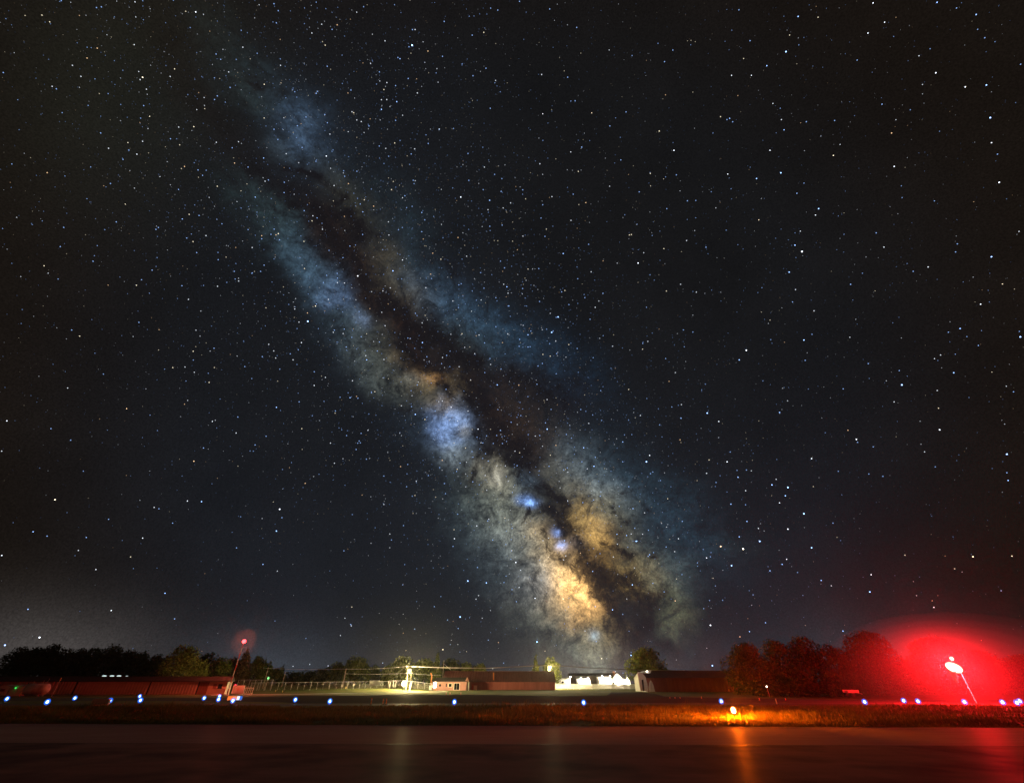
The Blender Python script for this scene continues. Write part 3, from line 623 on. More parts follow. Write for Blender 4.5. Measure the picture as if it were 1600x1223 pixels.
MB().add([(xl-.3,-.4,zw+.02),(x2+.3,-.4,zw+.02),(x2+.3,depth/2,zr),(xl-.3,depth/2,zr),(xl-.3,depth,zw+.02),(x2+.3,depth,zw+.02),
          (xl-.3,-.4,zw-.13),(x2+.3,-.4,zw-.13),(xl-.3,depth,zw-.13),(x2+.3,depth,zw-.13)],
         [(0,1,2,3),(3,2,5,4),(6,7,1,0),(8,4,5,9),(1,7,9,5,2),(0,3,4,8,6)]).build('roof', M_roofdark, hl)
MB().add([(x2,.5,0),(x2,depth-.3,0),(x2,depth-.3,zw),(x2,.5,zw),(xl,.5,0),(xl,depth-.3,0),(xl,depth-.3,zw),(xl,.5,zw)], [(0,1,2,3),(5,4,7,6),(1,5,6,2)]).build('rear_wall', M_tandoor, hl)
# --- centre hangar
YC = 196.0
def gable_hangar(name, label, pxa, pxb, Y, top, eave, depth, wallm, roofm, endm, pitch=1.0):
    xa, xb = at(pxa, 1077, Y).x, at(pxb, 1077, Y).x
    ze = at(800, eave, Y).z; zt = at(800, top, Y+depth/2).z
    o = thing(name, ((xa+xb)/2, Y, 0), label, 'hangar'); hx = (xb-xa)/2
    ribbed(-hx, hx, 0, 0, ze, pitch=pitch, dep=.2).build('wall', wallm, o)
    rf = ribbed(-hx-.25, hx+.25, -.35, ze-.08, zt, pitch=pitch, dep=.18, y1=depth/2); rf.build('roof', roofm, o)
    ribbed(-hx-.25, hx+.25, depth+.35, ze-.08, zt, pitch=pitch*2, dep=.09, y1=depth/2).build('roof', roofm, o)
    MB().box((0, depth/2, zt+.06), (2*hx+.6, .5, .12)).build('ridge_cap', roofm, o)
    for s_ in (-1, 1):
        g = MB(); g.prism([(s_*hx, 0, 0), (s_*hx, depth, 0), (s_*hx, depth, ze), (s_*hx, depth/2, zt-.05), (s_*hx, 0, ze)], (-s_*.12, 0, 0)); g.build('gable_end', endm, o)
    MB().add([(-hx, depth, 0), (hx, depth, 0), (hx, depth, ze), (-hx, depth, ze)], [(0,1,2,3)]).build('rear_wall', wallm, o)
    return o, hx, ze, zt
hc, hx, ze, zt = gable_hangar('hangar', 'long ribbed hangar in the middle, coloured dark red like its lamplight, with a tall metal roof', 690, 868, YC, 1048.5, 1064.5, 15, M_redlit_wall, M_redlit_roof, M_white)
# door leaves of the centre hangar, proud of the wall
for k in range(6):
    xx = -hx*.35 + k*(hx*1.3)/6 + hx*.05
    MB().box((xx, -.16, ze*.46), (hx*1.3/6-.5, .05, ze*.86)).build('door_leaf', M_redlit_wall, hc)
MB().tube((at(771,1062,YC).x-hc.location.x, 1.2, ze*.9), (at(771,1062,YC).x-hc.location.x, 1.2, at(771,1050,YC).z), .22, .22, 8).build('flue', M_orangep, hc)
# --- right hangar
hr, hx2, ze2, zt2 = gable_hangar('hangar', 'long hangar at the right, coloured dark red like its lamplight, left end lit white', 1011, 1190, 150, 1048, 1058, 14, M_redlit_wall, M_redlit_roof, M_white, pitch=.9)
# white sheets cut to the shape of lamplight scallops on the hangar end
def px_panel(name, pts, Y, mat, th, parent):
    P = [at(x, y, Y) - parent.location for x, y in pts]
    return MB().prism(P, (0, th, 0)).build(name, mat, parent)
es = thing('end_light_patch', (at(1006,1080,147).x, 147.0, 0), 'tall white sheet in the shape of a lamplight patch with a dark slot at the hangar end', 'light_patch')
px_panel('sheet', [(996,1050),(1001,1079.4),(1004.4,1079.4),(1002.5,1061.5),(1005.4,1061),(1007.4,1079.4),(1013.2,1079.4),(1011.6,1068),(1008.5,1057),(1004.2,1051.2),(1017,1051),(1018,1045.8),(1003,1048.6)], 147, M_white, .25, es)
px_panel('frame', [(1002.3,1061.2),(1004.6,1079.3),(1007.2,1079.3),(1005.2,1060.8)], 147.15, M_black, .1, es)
wl = at(1011,1048.5,145.4)-hr.location; fx = MB().box((wl.x,wl.y+.6,wl.z+.15),(.5,1.4,.12)).build('wall_lamp', M_steel, hr); lamp_ball('bulb', wl, .15, (1,.88,.7), 26, fx)
ar_ = thing('arch_light_patch', (at(1018,1080,147.4).x, 147.4, 0), 'white pointed sheet in the shape of a lamp scallop on the right hangar wall', 'panel')
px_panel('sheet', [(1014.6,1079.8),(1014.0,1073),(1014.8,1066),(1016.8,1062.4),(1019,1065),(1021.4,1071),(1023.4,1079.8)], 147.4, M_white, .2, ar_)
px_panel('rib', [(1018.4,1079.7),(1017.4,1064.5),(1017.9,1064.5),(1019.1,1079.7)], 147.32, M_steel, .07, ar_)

# --- pink shed before the centre hangar
YS = 184.0; sxa, sxb = at(674.5,1078,YS).x, at(728.5,1078,YS).x; zse = at(700,1063.8,YS).z; zsr = at(700,1059.5,YS).z
sh = thing('shed', ((sxa+sxb)/2, YS, 0), 'small pale shed, pink lamplight put into its colour, with dark gable roof and lit left window', 'shed'); w2 = (sxb-sxa)/2; dd_ = 5.0
MB().box((0, dd_/2, zse/2), (2*w2, dd_, zse)).build('wall', M_redlit_siding, sh)
MB().add([(-w2+.3,-.5,zse+.03),(w2+.1,-.5,zse+.03),(w2-.5,dd_/2,zsr+.35),(-w2+1.0,dd_/2,zsr+.35),(-w2+.3,dd_+.4,zse+.03),(w2+.1,dd_+.4,zse+.03),
          (-w2+.3,-.5,zse-.15),(w2+.1,-.5,zse-.15),(-w2+.3,dd_+.4,zse-.15),(w2+.1,dd_+.4,zse-.15)],[(0,1,2,3),(3,2,5,4),(6,7,1,0),(8,4,5,9),(1,7,9,5,2),(0,3,4,8,6)]).build('roof', M_roofdark, sh)
MB().prism([(w2-.6,-.3,zse-.1),(w2+.9,-.3,zse-.1),(w2+.15,-.3,zsr+.4)], (0,.3,0)).build('porch_gable', M_redlit_siding, sh)
MB().box((w2+.85,-.2,zse/2-.1),(.16,.16,zse-.2)).build('porch_post', M_white, sh)
def sx(px): return at(px,1070,YS).x - sh.location.x
f = MB().box((sx(703.5),-.05,zse*.56),(1.5,.1,1.15)).build('window', M_white, sh); MB().box((sx(702.4),-.12,zse*.56),(.55,.06,.9)).build('pane', M_glass, f); MB().box((sx(704.6),-.12,zse*.56),(.55,.06,.9)).build('pane', M_glass, f)
f = MB().box((sx(713.8),-.05,zse*.42),(2.3,.1,zse*.76)).build('door', M_white, sh); MB().box((sx(711.7),-.12,zse*.42),(.9,.06,zse*.7)).build('pane', M_glass, f); MB().box((sx(715.9),-.12,zse*.42),(.9,.06,zse*.7)).build('pane', M_glass, f)
MB().box((sx(697.5),-.05,zse*.56),(.35,.1,.9)).build('window', M_glass, sh); MB().box((sx(687.5),-.05,zse*.56),(.7,.1,.7)).build('window', M_glass, sh)
M_lit = glow('lit_window', (1,.86,.62), 14); MB().box((sx(679.4),-.06,zse*.60),(1.0,.1,1.6)).build('window', M_lit, sh)['label'] = 'brightly lit window at the left end'

# --- white buildings beyond the fence, blown out by their wall lamps
def house(name, pxa, pxb, Y, top, eave, label, lamps, depth=8, roofm=M_roofdark, gable_front=False, wins=()):
    xa, xb = at(pxa,1070,Y).x, at(pxb,1070,Y).x; cx = (xa+xb)/2; hw = (xb-xa)/2; zb = tz(cx, Y)
    ze_ = at(pxa, eave, Y).z - zb; zt_ = at(pxa, top, Y).z - zb
    o = thing(name, (cx, Y, zb), label, 'building')
    MB().box((0, depth/2, ze_/2-.1), (2*hw, depth, ze_+.2)).build('wall', M_white, o)
    if gable_front:
        MB().prism([(-hw,.01,ze_+.003),(hw,.01,ze_+.003),(0,.01,zt_-.2)], (0, depth-.02, 0)).build('gable', M_white, o)
        for s_ in (-1, 1):
            MB().prism([(0,-.35,zt_-.12),(s_*(hw+.45),-.35,ze_-.22),(s_*(hw+.45),-.35,ze_-.02),(0,-.35,zt_+.1)], (0, depth+.7, 0)).build('roof', roofm, o)
    else:
        MB().prism([(-hw-.3,-.4,ze_+.01),(-hw-.3,depth/2,zt_),(-hw-.3,depth+.4,ze_+.01),(-hw-.3,depth+.4,ze_-.2),(-hw-.3,-.4,ze_-.2)], (2*hw+.6, 0, 0)).build('roof', roofm, o)
    for wp in wins:
        x = at(wp,1070,Y).x-cx; w_ = MB().box((x,-.04,ze_*.58),(1.2,.08,1.0)).build('window', M_cream, o); MB().box((x,-.1,ze_*.58),(.9,.06,.7)).build('pane', M_glass, w_)
    for lp, ly in lamps:
        p = at(lp, ly, Y-.9) - o.location
        fx = MB().box((p.x, p.y+.5, p.z+.22), (.7, .9, .18)).build('lamp', M_steel, o)
        lamp_ball('bulb', (p.x, p.y, p.z), .26, (1,.86,.62), I_WALL, fx)
    return o
house('white_building', 866, 892, 262, 1056, 1058.5, 'long white building beyond the fence with two small windows', [(891.5,1056.8)], wins=(871.5,879.5))
house('white_garage', 904, 922.5, 262, 1056.5, 1059, 'square white garage glaring beyond the fence between two darker gaps', [(908,1058.5),(919,1058.5)])
house('white_barn', 937, 956, 262, 1053.5, 1056.5, 'tall white barn left of the gabled house, washed out by its lamps', [(941,1055.5),(953,1055.8)])
gh = house('gabled_house', 956, 976, 270, 1050.5, 1061, 'gabled white house with brick chimney beyond the fence', [(969,1064)], gable_front=True, wins=(959,967))
MB().box((at(961,1060,270).x-gh.location.x, 1.5, at(961,1048.8,270).z*.5+1.2), (1.4, 1.2, at(961,1048.8,270).z-2.2)).build('chimney', M_brick, gh)
house('white_shed', 976.5, 985, 264, 1057.5, 1060, 'narrow white shed right of the gabled house under a thin mast', [(980,1059.5)], depth=5)
house('garage', 576, 594, 232, 1056.5, 1061.5, 'pale garage with a dark roof among the trees left of the floodlight', [], depth=6)
bk = thing('far_barn', (at(928,1070,300).x, 300, 0), 'dark tan barn seen in the gap behind the glaring white buildings', 'barn')
MB().box((0, 4, 2.8), (28, 8, 5.6)).build('wall', surf('tan_boards', (.16,.11,.07), (.22,.16,.10), scale=.6, rough=.9), bk)
MB().prism([(-14.4,-.4,5.62),(-14.4,4,7.2),(-14.4,8.4,5.62)], (28.8,0,0)).build('roof', M_roofdark, bk)

# --- white tank and cabinets at the left
YT = 101.0; tkz = at(55,1076.5,YT).z; ta, tb = at(41,1076,YT).x, at(72,1076,YT).x
tk = thing('storage_tank', ((ta+tb)/2, YT, 0), 'white horizontal fuel tank on legs before the left hangar', 'tank'); hl_ = (tb-ta)/2; rr_ = .93
tm = MB(); nseg = 20; prof = [(-hl_-.45,.05),(-hl_-.38,.45),(-hl_-.2,.75),(-hl_,.93),(hl_,.93),(hl_+.2,.75),(hl_+.38,.45),(hl_+.45,.05)]
vs = [(x, math.cos(2*math.pi*i/nseg)*q, tkz+math.sin(2*math.pi*i/nseg)*q) for x, q in prof for i in range(nseg)]
fs = [(j*nseg+i, j*nseg+(i+1) % nseg, (j+1)*nseg+(i+1) % nseg, (j+1)*nseg+i) for j in range(len(prof)-1) for i in range(nseg)] + [tuple(range(nseg)), tuple(range((len(prof)-1)*nseg, len(prof)*nseg))]
tm.add(vs, fs); tm.build('shell', M_tank, tk, smooth=True)
for x in (-hl_*.75, hl_*.75):
    for y in (-.55, .55): MB().box((x, y, (tkz-.6)/2), (.22, .2, max(.3, tkz-.5))).build('leg', M_tank, tk)
for x, hgt in ((-hl_*.6,.35),(hl_*.15,.3),(hl_*.35,.5),(hl_*.7,.4)): MB().tube((x,0,tkz+.9),(x+.05,0,tkz+.95+hgt),.07,.06,8).build('valve', M_steel, tk)
MB().tube((hl_*.9,-.2,tkz+.7),(hl_*.9,-.2,tkz+1.8),.03,.03,6).build('vent_pipe', M_steel, tk)
def cabinet(pxa, pxb, label, green):
    xa, xb = at(pxa,1078,YT-1).x, at(pxb,1078,YT-1).x; zc = at(10,1072,YT-1).z; zp = at(10,1070.2,YT-1).z; hw = (xb-xa)/2
    o = thing('equipment_cabinet', ((xa+xb)/2, YT-1, 0), label, 'cabinet', 'white cabinets left of the tank')
    MB().prism([(-hw,0,0),(hw,0,0),(hw,0,zc),(0,0,zp),(-hw,0,zc)], (0,1.6,0)).build('body', M_cream, o)
    MB().prism([(-hw-.06,-.08,zc),(0,-.08,zp+.02),(hw+.06,-.08,zc),(hw+.06,-.08,zc+.07),(0,-.08,zp+.1),(-hw-.06,-.08,zc+.07)], (0,1.8,0)).build('roof', M_steel, o)
    MB().box((-hw*.1,-.04,zc*.45),(hw*.9,.06,zc*.8)).build('door', M_tank, o)
    if green:
        lamp_ball('green_light', (-hw*.05,-.2,zc*.86), .12, (.02,1,.06), .25, o, bulb=(.01,.14,.02))
    else: MB().box((0,-.09,zc*.62),(hw*.8,.05,.4)).build('panel', M_darkdoor, o)
    return o
cabinet(-4, 13, 'cream gable topped cabinet cut by the left edge, dark panel in its door', False)
cabinet(14.5, 34, 'cream gable topped cabinet next to the tank with a green light on its door', True)
# ================================================================ poles, masts, lamps
def pole(px, ptop, Y, label, r=.14, mat=M_wood, cross=None, name='utility_pole', grp=None, pbase=None):
    X = at(px, 1072 if pbase is None else pbase, Y).x; z0 = tz(X, Y); H = at(px, ptop, Y).z - z0
    o = thing(name, (X, Y, z0), label, 'pole', grp); MB().tube((0,0,-.2),(0,0,H),r,r*.7,8).build('shaft', mat, o)
    if cross: MB().box((0,-.1,H-.5),(cross,.12,.14)).build('crossarm', mat, o)
    return o, H
wp, Hh = pole(82, 1060, 96, 'thin pale pole with an orange tip right of the white tank', r=.06, mat=M_white, name='marker_pole', pbase=1085)
MB().tube((0,0,Hh-.25),(0,0,Hh+.12),.10,.08,8).build('tip', M_orangep, wp)
GP = 'timber poles along the back fence'
pole(294, 1033, 170, 'timber pole against the dark trees left of the mast', r=.16, grp=GP)
p1, H1 = pole(411, 1042, 165, 'timber pole with a green lamp halfway up', r=.17, grp=GP)
lamp_ball('green_lamp', (1.1,-.3,at(417,1059,165).z-p1.location.z), .34, (.10,1,.16), 60, p1, bulb=(.05,.16,.05))
MB().tube((0,0,at(417,1059,165).z-p1.location.z+.35),(1.1,-.3,at(417,1059,165).z-p1.location.z+.5),.04,.04,6).build('lamp_arm', M_steel, p1)
p2, H2 = pole(440, 1049, 178, 'faint timber pole before the green lit trees', r=.15, grp=GP)
p3, H3 = pole(535.5, 1044, 176, 'leaning looking pale timber pole before the big rounded tree', r=.20, grp=GP)
p4, H4 = pole(634.5, 1040, 160, 'white lit pole beside the glaring floodlight with a transformer can', r=.24, grp=GP)
MB().tube((.5,0,H4-2.0),(.5,0,H4-1.1),.28,.28,10).build('transformer', M_steel, p4)
lamp_ball('lamp_head', (.65,-.5,H4-1.2), .28, (1,.80,.34), I_POLE, p4); MB().box((.6,-.3,H4-.85),(.9,.8,.1)).build('lamp_hood', M_steel, p4)
p5, H5 = pole(640, 1045, 166, 'second thinner pole right of the floodlight', r=.14, grp=GP)
p6, H6 = pole(690.5, 1031, 205, 'thin tall pole with a guy wire above the pink shed', r=.14, grp=GP)
MB().tube((0,0,H6*.88),(3.2,0,H6*.66),.05,.05,5).build('guy_wire', M_cable, p6)
p7, H7 = pole(858, 1038, 214, 'white topped pole rising behind the right end of the hangar roof', r=.3, mat=M_white, grp=GP)
MB().tube((.6,0,H7-2.0),(.6,0,H7-.6),.34,.34,10).build('transformer', M_white, p7)
lamp_ball('lamp_head', (.9,-.6,H7-.9), .3, (1,.80,.38), I_POLE, p7); MB().box((.7,-.4,H7-.5),(1.1,.9,.1)).build('lamp_hood', M_steel, p7)
p8, H8 = pole(981, 1053, 266, 'thin mast above the narrow white shed', r=.10, mat=M_steel)
vp = thing('vent_pipe', (at(674,1062,187).x, 187, 0), 'bent pipe standing behind the left end of the pink shed', 'pipe')
vz = at(674,1051,187).z; MB().tube((0,0,0),(0,0,vz-.8),.22,.2,8).tube((0,0,vz-.8),(-.5,0,vz),.2,.2,8).build('pipe', M_orangep, vp)
# wires
def wire(name, pts, Y0, Y1, r, label, sag=0):
    m = MB(); P = [at(x, y, Y0+(Y1-Y0)*i/(len(pts)-1)) for i, (x, y) in enumerate(pts)]
    Q = []
    for a, b in zip(P, P[1:]):
        for k in range(6):
            t = k/6; q = a.lerp(b, t); q.z -= sag*4*t*(1-t); Q.append(q)
    Q.append(P[-1])
    for a, b in zip(Q, Q[1:]): m.tube(a, b, r, r, 5)
    return tag(m.build(name, M_cable), label, 'cable', 'overhead power lines')
wire('power_line', [(634.5,1040.5),(690,1042.6),(760,1043.4),(858,1038.6),(930,1043.5),(1000,1046.2),(1070,1047.2)], 160, 200, .10, 'thick lit power line sagging over the hangar roof to the right hangar')
wire('power_line', [(411,1043),(535.5,1044.5),(634.5,1040.8)], 165, 160, .04, 'faint thin power line running left from the floodlit pole', .3)
wire('power_line', [(540,1052),(640,1051.2),(690,1054)], 176, 205, .04, 'lower thin wire passing behind the floodlight', .2)
# floodlight
fl = thing('floodlight', (at(630.5,1075,156).x, 156, tz(at(630.5,1075,156).x,156)), 'glaring warm floodlight low on a short post among fence posts', 'floodlight')
fz = at(630.5,1067.5,156).z-fl.location.z; MB().tube((0,.4,0),(0,.4,fz+.5),.08,.08,8).build('post', M_steel, fl); MB().box((0,.3,fz+.62),(.9,.7,.12)).build('hood', M_steel, fl)
lamp_ball('bulb', (0,0,fz), .7, (1,.74,.30), I_FLOOD, fl)
# striped mast
YM = 112.0; mx_, mb_ = at(355,1083.5,YM).x, 0
ms = thing('striped_mast', (mx_, YM, 0), 'tall thin red and white striped mast with a glowing red lamp on top', 'mast'); Hm = at(385,1001.5,YM).z
nb = 9
for k in range(nb): MB().tube((0,0,Hm*k/nb*.985),(0,0,Hm*(k+1)/nb*.985),.13-.006*k,.13-.006*(k+1),8).build('band', M_redpaint if k % 2 == 0 else M_white, ms)
MB().tube((0,0,0),(0,0,.08),.3,.3,8).build('base_plate', M_concrete, ms)
lamp_ball('lamp', (0,0,Hm), .40, (1,.15,.07), I_MAST, ms, bulb=(1,.05,.06))
rl = thing('red_marker_lamp', (at(363.5,1084,YM+2).x, YM+2, 0), 'small red lamp on a short post right of the striped mast', 'lamp')
rz_ = at(363.5,1069.5,YM+2).z; MB().tube((0,0,0),(0,0,rz_-.1),.04,.04,6).build('post', M_steel, rl); lamp_ball('bulb', (0,0,rz_), .14, (1,.03,.05), .04, rl, bulb=(.4,.02,.03))
# white panel board with pinkish middle and slatted gate
pb = thing('panel_board', (at(370,1084,YM+4).x, YM+4, 0), 'square cream board with a round pinkish emblem beside the mast', 'board')
px_panel('board', [(361,1083.6),(379.8,1083.6),(382.6,1070.3),(364.6,1070.3)], YM+4, M_cream, .2, pb)
cc = at(372.3,1076.6,YM+3.9)-pb.location; MB().tube(cc, cc+Vector((0,-.06,0)), .55, .55, 14).build('emblem', surf('pale_red', (.66,.54,.47),(.72,.60,.52),scale=2), pb)
c2 = cc+Vector((0,-.07,0)); MB().tube(c2, c2+Vector((0,-.05,0)), .25, .25, 10).build('emblem', surf('faded_red', (.66,.36,.28),(.72,.44,.34),scale=2), pb)
for z_ in (.45, 1.25): MB().box((cc.x, cc.y-.02, z_), (2.5,.05,.06)).build('batten', M_white, pb)
sg = thing('slatted_gate', (at(386.5,1083,YM+5).x, YM+5, 0), 'low pale slatted gate right of the cream board', 'gate'); hgt = at(386,1073.2,YM+5).z
for k in range(6): MB().box((-1.1+k*.42,0,hgt/2),(.09,.05,hgt)).build('slat', M_cream, sg)
for z_ in (.2, hgt-.15): MB().box((-.05,.04,z_),(2.4,.03,.08)).build('rail', M_cream, sg)
# windsock
YW = 60.0; wb = at(1527.5,1100.5,YW); wk = thing('windsock', (wb.x, YW, 0), 'glowing windsock on a thin pole in a flood of red light', 'windsock')
lc = at(1490.5,1042.5,YW); PXW = wb.x
Hw = lc.z; MB().tube((0,0,0),(0,0,Hw*.45),.06,.055,8).build('pole', M_white, wk); MB().tube((0,0,Hw*.45),(0,0,Hw-.3),.05,.045,8).build('pole', M_white, wk)
MB().tube((0,0,0),(0,0,.1),.3,.3,10).build('base_plate', M_concrete, wk)
l0 = lc - wk.location; MB().tube((0,0,Hw-.32),(l0.x,0,Hw-.05),.04,.04,6).build('arm', M_steel, wk)
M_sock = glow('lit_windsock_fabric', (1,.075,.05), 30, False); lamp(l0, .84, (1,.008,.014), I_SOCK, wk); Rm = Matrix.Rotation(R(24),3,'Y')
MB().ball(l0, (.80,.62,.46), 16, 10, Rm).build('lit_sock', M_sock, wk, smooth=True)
l1 = at(1487,1028.5,YW)-wk.location; MB().tube(l0+Vector((0,0,.4)), l1, .03, .03, 6).build('lamp_stem', M_steel, wk)
lamp_ball('obstruction_lamp', l1, .20, (1,.06,.05), 400, wk)
tp = [at(1488,1049,YW)-wk.location, at(1492,1056,YW)-wk.location, at(1496,1066,YW)-wk.location]
M_sockf = surf('windsock_fabric', (.75,.34,.26), (.82,.42,.32), scale=2, rough=.8)
MB().tube(tp[0], tp[1], .34, .27, 10).tube(tp[1], tp[2], .27, .15, 10).build('hanging_tail', M_sockf, wk)
# airfield lights
def edge_light(px, py, label, rgb_core, rgb_halo, I, h=.42, lens=2.3, group='blue taxiway edge lights', sc=1.0, parts=None):
    p = at_h(px, py, h); 
    if parts is not None: return copy_thing(parts, (p.x, p.y, 0), label)
    o = thing('edge_light', (p.x, p.y, 0), label, 'edge light', group)
    MB().tube((0,0,0),(0,0,.05),.16,.16,10).build('base', M_black, o); MB().tube((0,0,.05),(0,0,h-.16*sc),.035,.03,6).build('stem', M_orangep, o)
    MB().tube((0,0,h-.17*sc),(0,0,h-.12*sc),.08,.08,8).build('collar', M_black, o)
    r = .11*sc; b = MB().ball((0,0,h),(r,r,r*1.25),10,8).build('bulb', glow('edge_bulb', rgb_core, 25 if I > 1000 else 12, False), o)
    if I > 1000: lamp((0,0,h), r, rgb_halo, I, o)
    m = halo_mat('edge_halo', rgb_halo, 2.0, .28)
    MB().ball((0,0,h),(r*lens,r*lens,r*lens*1.05),12,8).build('lens', m, o, smooth=True)  # enlarged lens shell, the lamp's halo as glowing colour
    return o
BL = [(912,1097,'blue light alone on the taxiway edge between the hangars'),
 (11,1091,'blue light before the cream cabinets at the left edge'),(74,1096,'teal tinged blue light below the leaning marker pole'),(117,1090,'blue light left of the sign seen from behind'),
 (172,1094,'small blue light touching the right side of the sign seen from behind'),(218.5,1087,'upper one of the two blue lights close together under the hangar gap'),(219.5,1093.5,'lower one of the two blue lights close together under the hangar gap'),
 (319,1090,'blue light below the maroon hangar door'),(343,1087,'upper one of two blue lights touching below the hangar window'),(341.5,1092,'lower one of two blue lights touching below the hangar window'),
 (364,1094,'blue light in front of the lit orange and blue sign'),(461.5,1092.5,'blue light on the dark apron left of the taller blue light in the grass'),(515.5,1095,'blue light nearest left of the floodlight, with wide teal glow'),
 (710,1096,'blue light in front of the pink shed'),(1127,1095,'pale blue light just up left of the amber light'),(1351,1096,'blue light under the gap between the two big red trees'),
 (1412,1094,'left light of the close pair of blue lights left of the windsock'),(1434.5,1095,'right light of the close pair of blue lights left of the windsock'),(1507,1096,'blue light just left of the windsock pole foot'),
 (1566.5,1096.5,'blue light right of the windsock pole foot'),(1589,1097.2,'near one of two overlapping blue lights at the right edge'),(1593.5,1094.6,'far one of two overlapping blue lights at the right edge')]
first = None
for px, py, lb in BL:
    o = edge_light(px, py, lb, (.30,.55,1.0), (.02,.16,1.0), I_TAXI, parts=first); first = first or o
am = edge_light(1146, 1109.3, 'bright amber runway edge light glaring in the grass strip', (1,.55,.25), (1,.13,.002), I_AMBER, h=.5, group=None, sc=1.35, lens=1.6)
am.name = 'runway_light'
# guidance signs
sb = at_h(154,1104.6,0); sn = thing('airfield_sign', (sb.x, sb.y, 0), 'low dark airfield sign seen from behind on five short legs', 'sign'); wS = 26*sb.y/789; hS = 10.5*sb.y/967
MB().box((0,0,.12+hS/2),(wS,.22,hS)).build('cabinet', surf('sign_back', (.62,.46,.48),(.70,.54,.58),scale=2,rough=.35,spec=.6), sn)
for k in range(5): MB().box((-wS*.44+wS*.22*k,0,.06),(.08,.1,.12)).build('leg', M_orangep, sn)
s2 = at_h(366,1096.5,0); s2.y += 6; s2 = at(366,1094,s2.y+0); gs = thing('lit_sign', (s2.x, s2.y, 0), 'small lit sign with orange, white and blue panels among the blue lights', 'sign')
u = s2.y/789; zb_ = at(366,1093,s2.y).z; zt_ = at(366,1087,s2.y).z
for nm, a, b, rgb, st in (('orange_panel',-11,-3,(1,.20,.04),1.1),('orange_panel',-2.7,3.2,(1,.32,.16),.9),('white_panel',3.5,7,(.75,.8,1),1.4),('blue_panel',7.6,10.4,(.06,.22,.9),.8)):
    MB().box(((a+b)/2*u,0,(zb_+zt_)/2),((b-a)*u,.2,zt_-zb_)).build(nm, glow(nm, rgb, st), gs)
for a in (-10,0,9): MB().box((a*u,0,zb_/2),(.07,.1,max(.1,zb_))).build('leg', M_steel, gs)
# markers
def marker(px, pb, hpx, label, mat, name='marker_post', r=.05, grp='small marker posts'):
    p = G(px, pb); z0 = tz(p.x, p.y); h = hpx*p.y/967; o = thing(name, (p.x, p.y, z0), label, 'marker', grp)
    MB().tube((0,0,0),(0,0,h),r,r*.8,7).build('post', mat, o); MB().tube((0,0,0),(0,0,.06),.18,.16,8).build('foot', M_black, o)
    MB().tube((0,0,h*.7),(0,0,h*.85),r*1.15,r*1.1,7).build('sleeve', M_white, o)
marker(579.5,1100.5,10,'orange marker post alone on the apron below the floodlight',M_orangep); marker(598,1100.5,9,'left post of the close orange pair on the apron',M_orangep)
marker(603,1100.5,9.5,'right post of the close orange pair on the apron',M_orangep); marker(1214.5,1100.5,9,'pale pink lit post right of the amber light',M_white,r=.06)
for px, lb in ((697,'left one of three small posts before the pink shed'),(703,'middle one of three small posts before the pink shed'),(720,'right one of three small posts before the pink shed')): marker(px,1085.5,4.5,lb,M_redpaint,r=.07)
for px, pb_, lb in ((441,1082,'tiny yellow marker on the lit grass slope, right of its twin'),(430,1081.5,'tiny yellow marker on the lit grass slope, left of its twin')): marker(px,pb_,3.5,lb,M_yellowp,r=.10)
marker(524.5,1079.5,3.5,'tiny white marker on the lit grass slope',M_white,r=.11); marker(539.5,1079.5,4,'tiny yellow marker on the grass below the pale timber pole',M_yellowp,r=.12)
for px, lb in ((1047,'left one of three low posts before the right hangar'),(1055,'middle one of three low posts before the right hangar'),(1063,'right one of three low posts before the right hangar')): marker(px,1091.5,3,lb,M_orangep,r=.05)
marker(1096.5,1091.5,4,'single low post left of the pale blue light',M_orangep,r=.05); marker(1187,1094,4,'low post in the grass right of the amber light',M_orangep,r=.05); marker(1228,1094,4,'low post before the middle of the right clump',M_orangep,r=.05)
# barrel by the hangar
bb = at(742.5,1078,190); br = thing('barrel', (bb.x,190,0), 'pale pink barrel with a small pump standing before the middle hangar', 'barrel'); bh = at(742,1070.5,190).z
MB().tube((0,0,0),(0,0,bh),.62,.62,14).build('drum', M_cream, br); MB().tube((0,0,bh),(0,0,bh+.06),.66,.66,14).build('rim', M_steel, br); MB().box((-.9,0,bh*.6),(.25,.25,bh*1.3)).build('pump', M_redpaint, br)
# ================================================================ fences
def fence(A, B, h, n, label, mat, group=None, wirer=.012, gap=.34, post=.06):
    """posts one by one; the chain link between them as crossing wires"""
    A = Vector(A); B = Vector(B); o = thing('chain_link_fence', (A.x, A.y, tz(A.x, A.y)), label, 'fence', group); d = B-A; L = d.length; zo = o.location.z
    gz = lambda t: tz(A.x+d.x*t, A.y+d.y*t) - zo
    for k in range(n+1):
        t = k/n; MB().tube((d.x*t,d.y*t,gz(t)),(d.x*t,d.y*t,gz(t)+h+.05),post,post,6).build('post', mat, o)
    rl_ = MB()
    for k in range(n): rl_.tube((d.x*k/n,d.y*k/n,gz(k/n)+h),(d.x*(k+1)/n,d.y*(k+1)/n,gz((k+1)/n)+h),.045,.045,5)
    rl_.build('top_rail', mat, o)
    m = MB(); N = int(L/gap)
    for k in range(N):
        for s_ in (0, 1):
            t0, t1 = k/N, min(1, (k+h/gap*.25)/N)
            if s_: t0, t1 = t1, t0
            p = Vector((d.x*t0,d.y*t0,gz(t0)+.05)); q = Vector((d.x*t1,d.y*t1,gz(t1)+h)); w = Vector((wirer,0,0))
            m.add([p-w,p+w,q+w,q-w],[(0,1,2,3)])
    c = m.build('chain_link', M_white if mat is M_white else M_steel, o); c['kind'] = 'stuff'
    return o
fa = lambda px, Y: (at(px,1072,Y).x, Y, 0)
fence(fa(392,150), fa(606,168), 1.9, 22, 'long chain link fence across the lit grass slope at the left', M_steel)
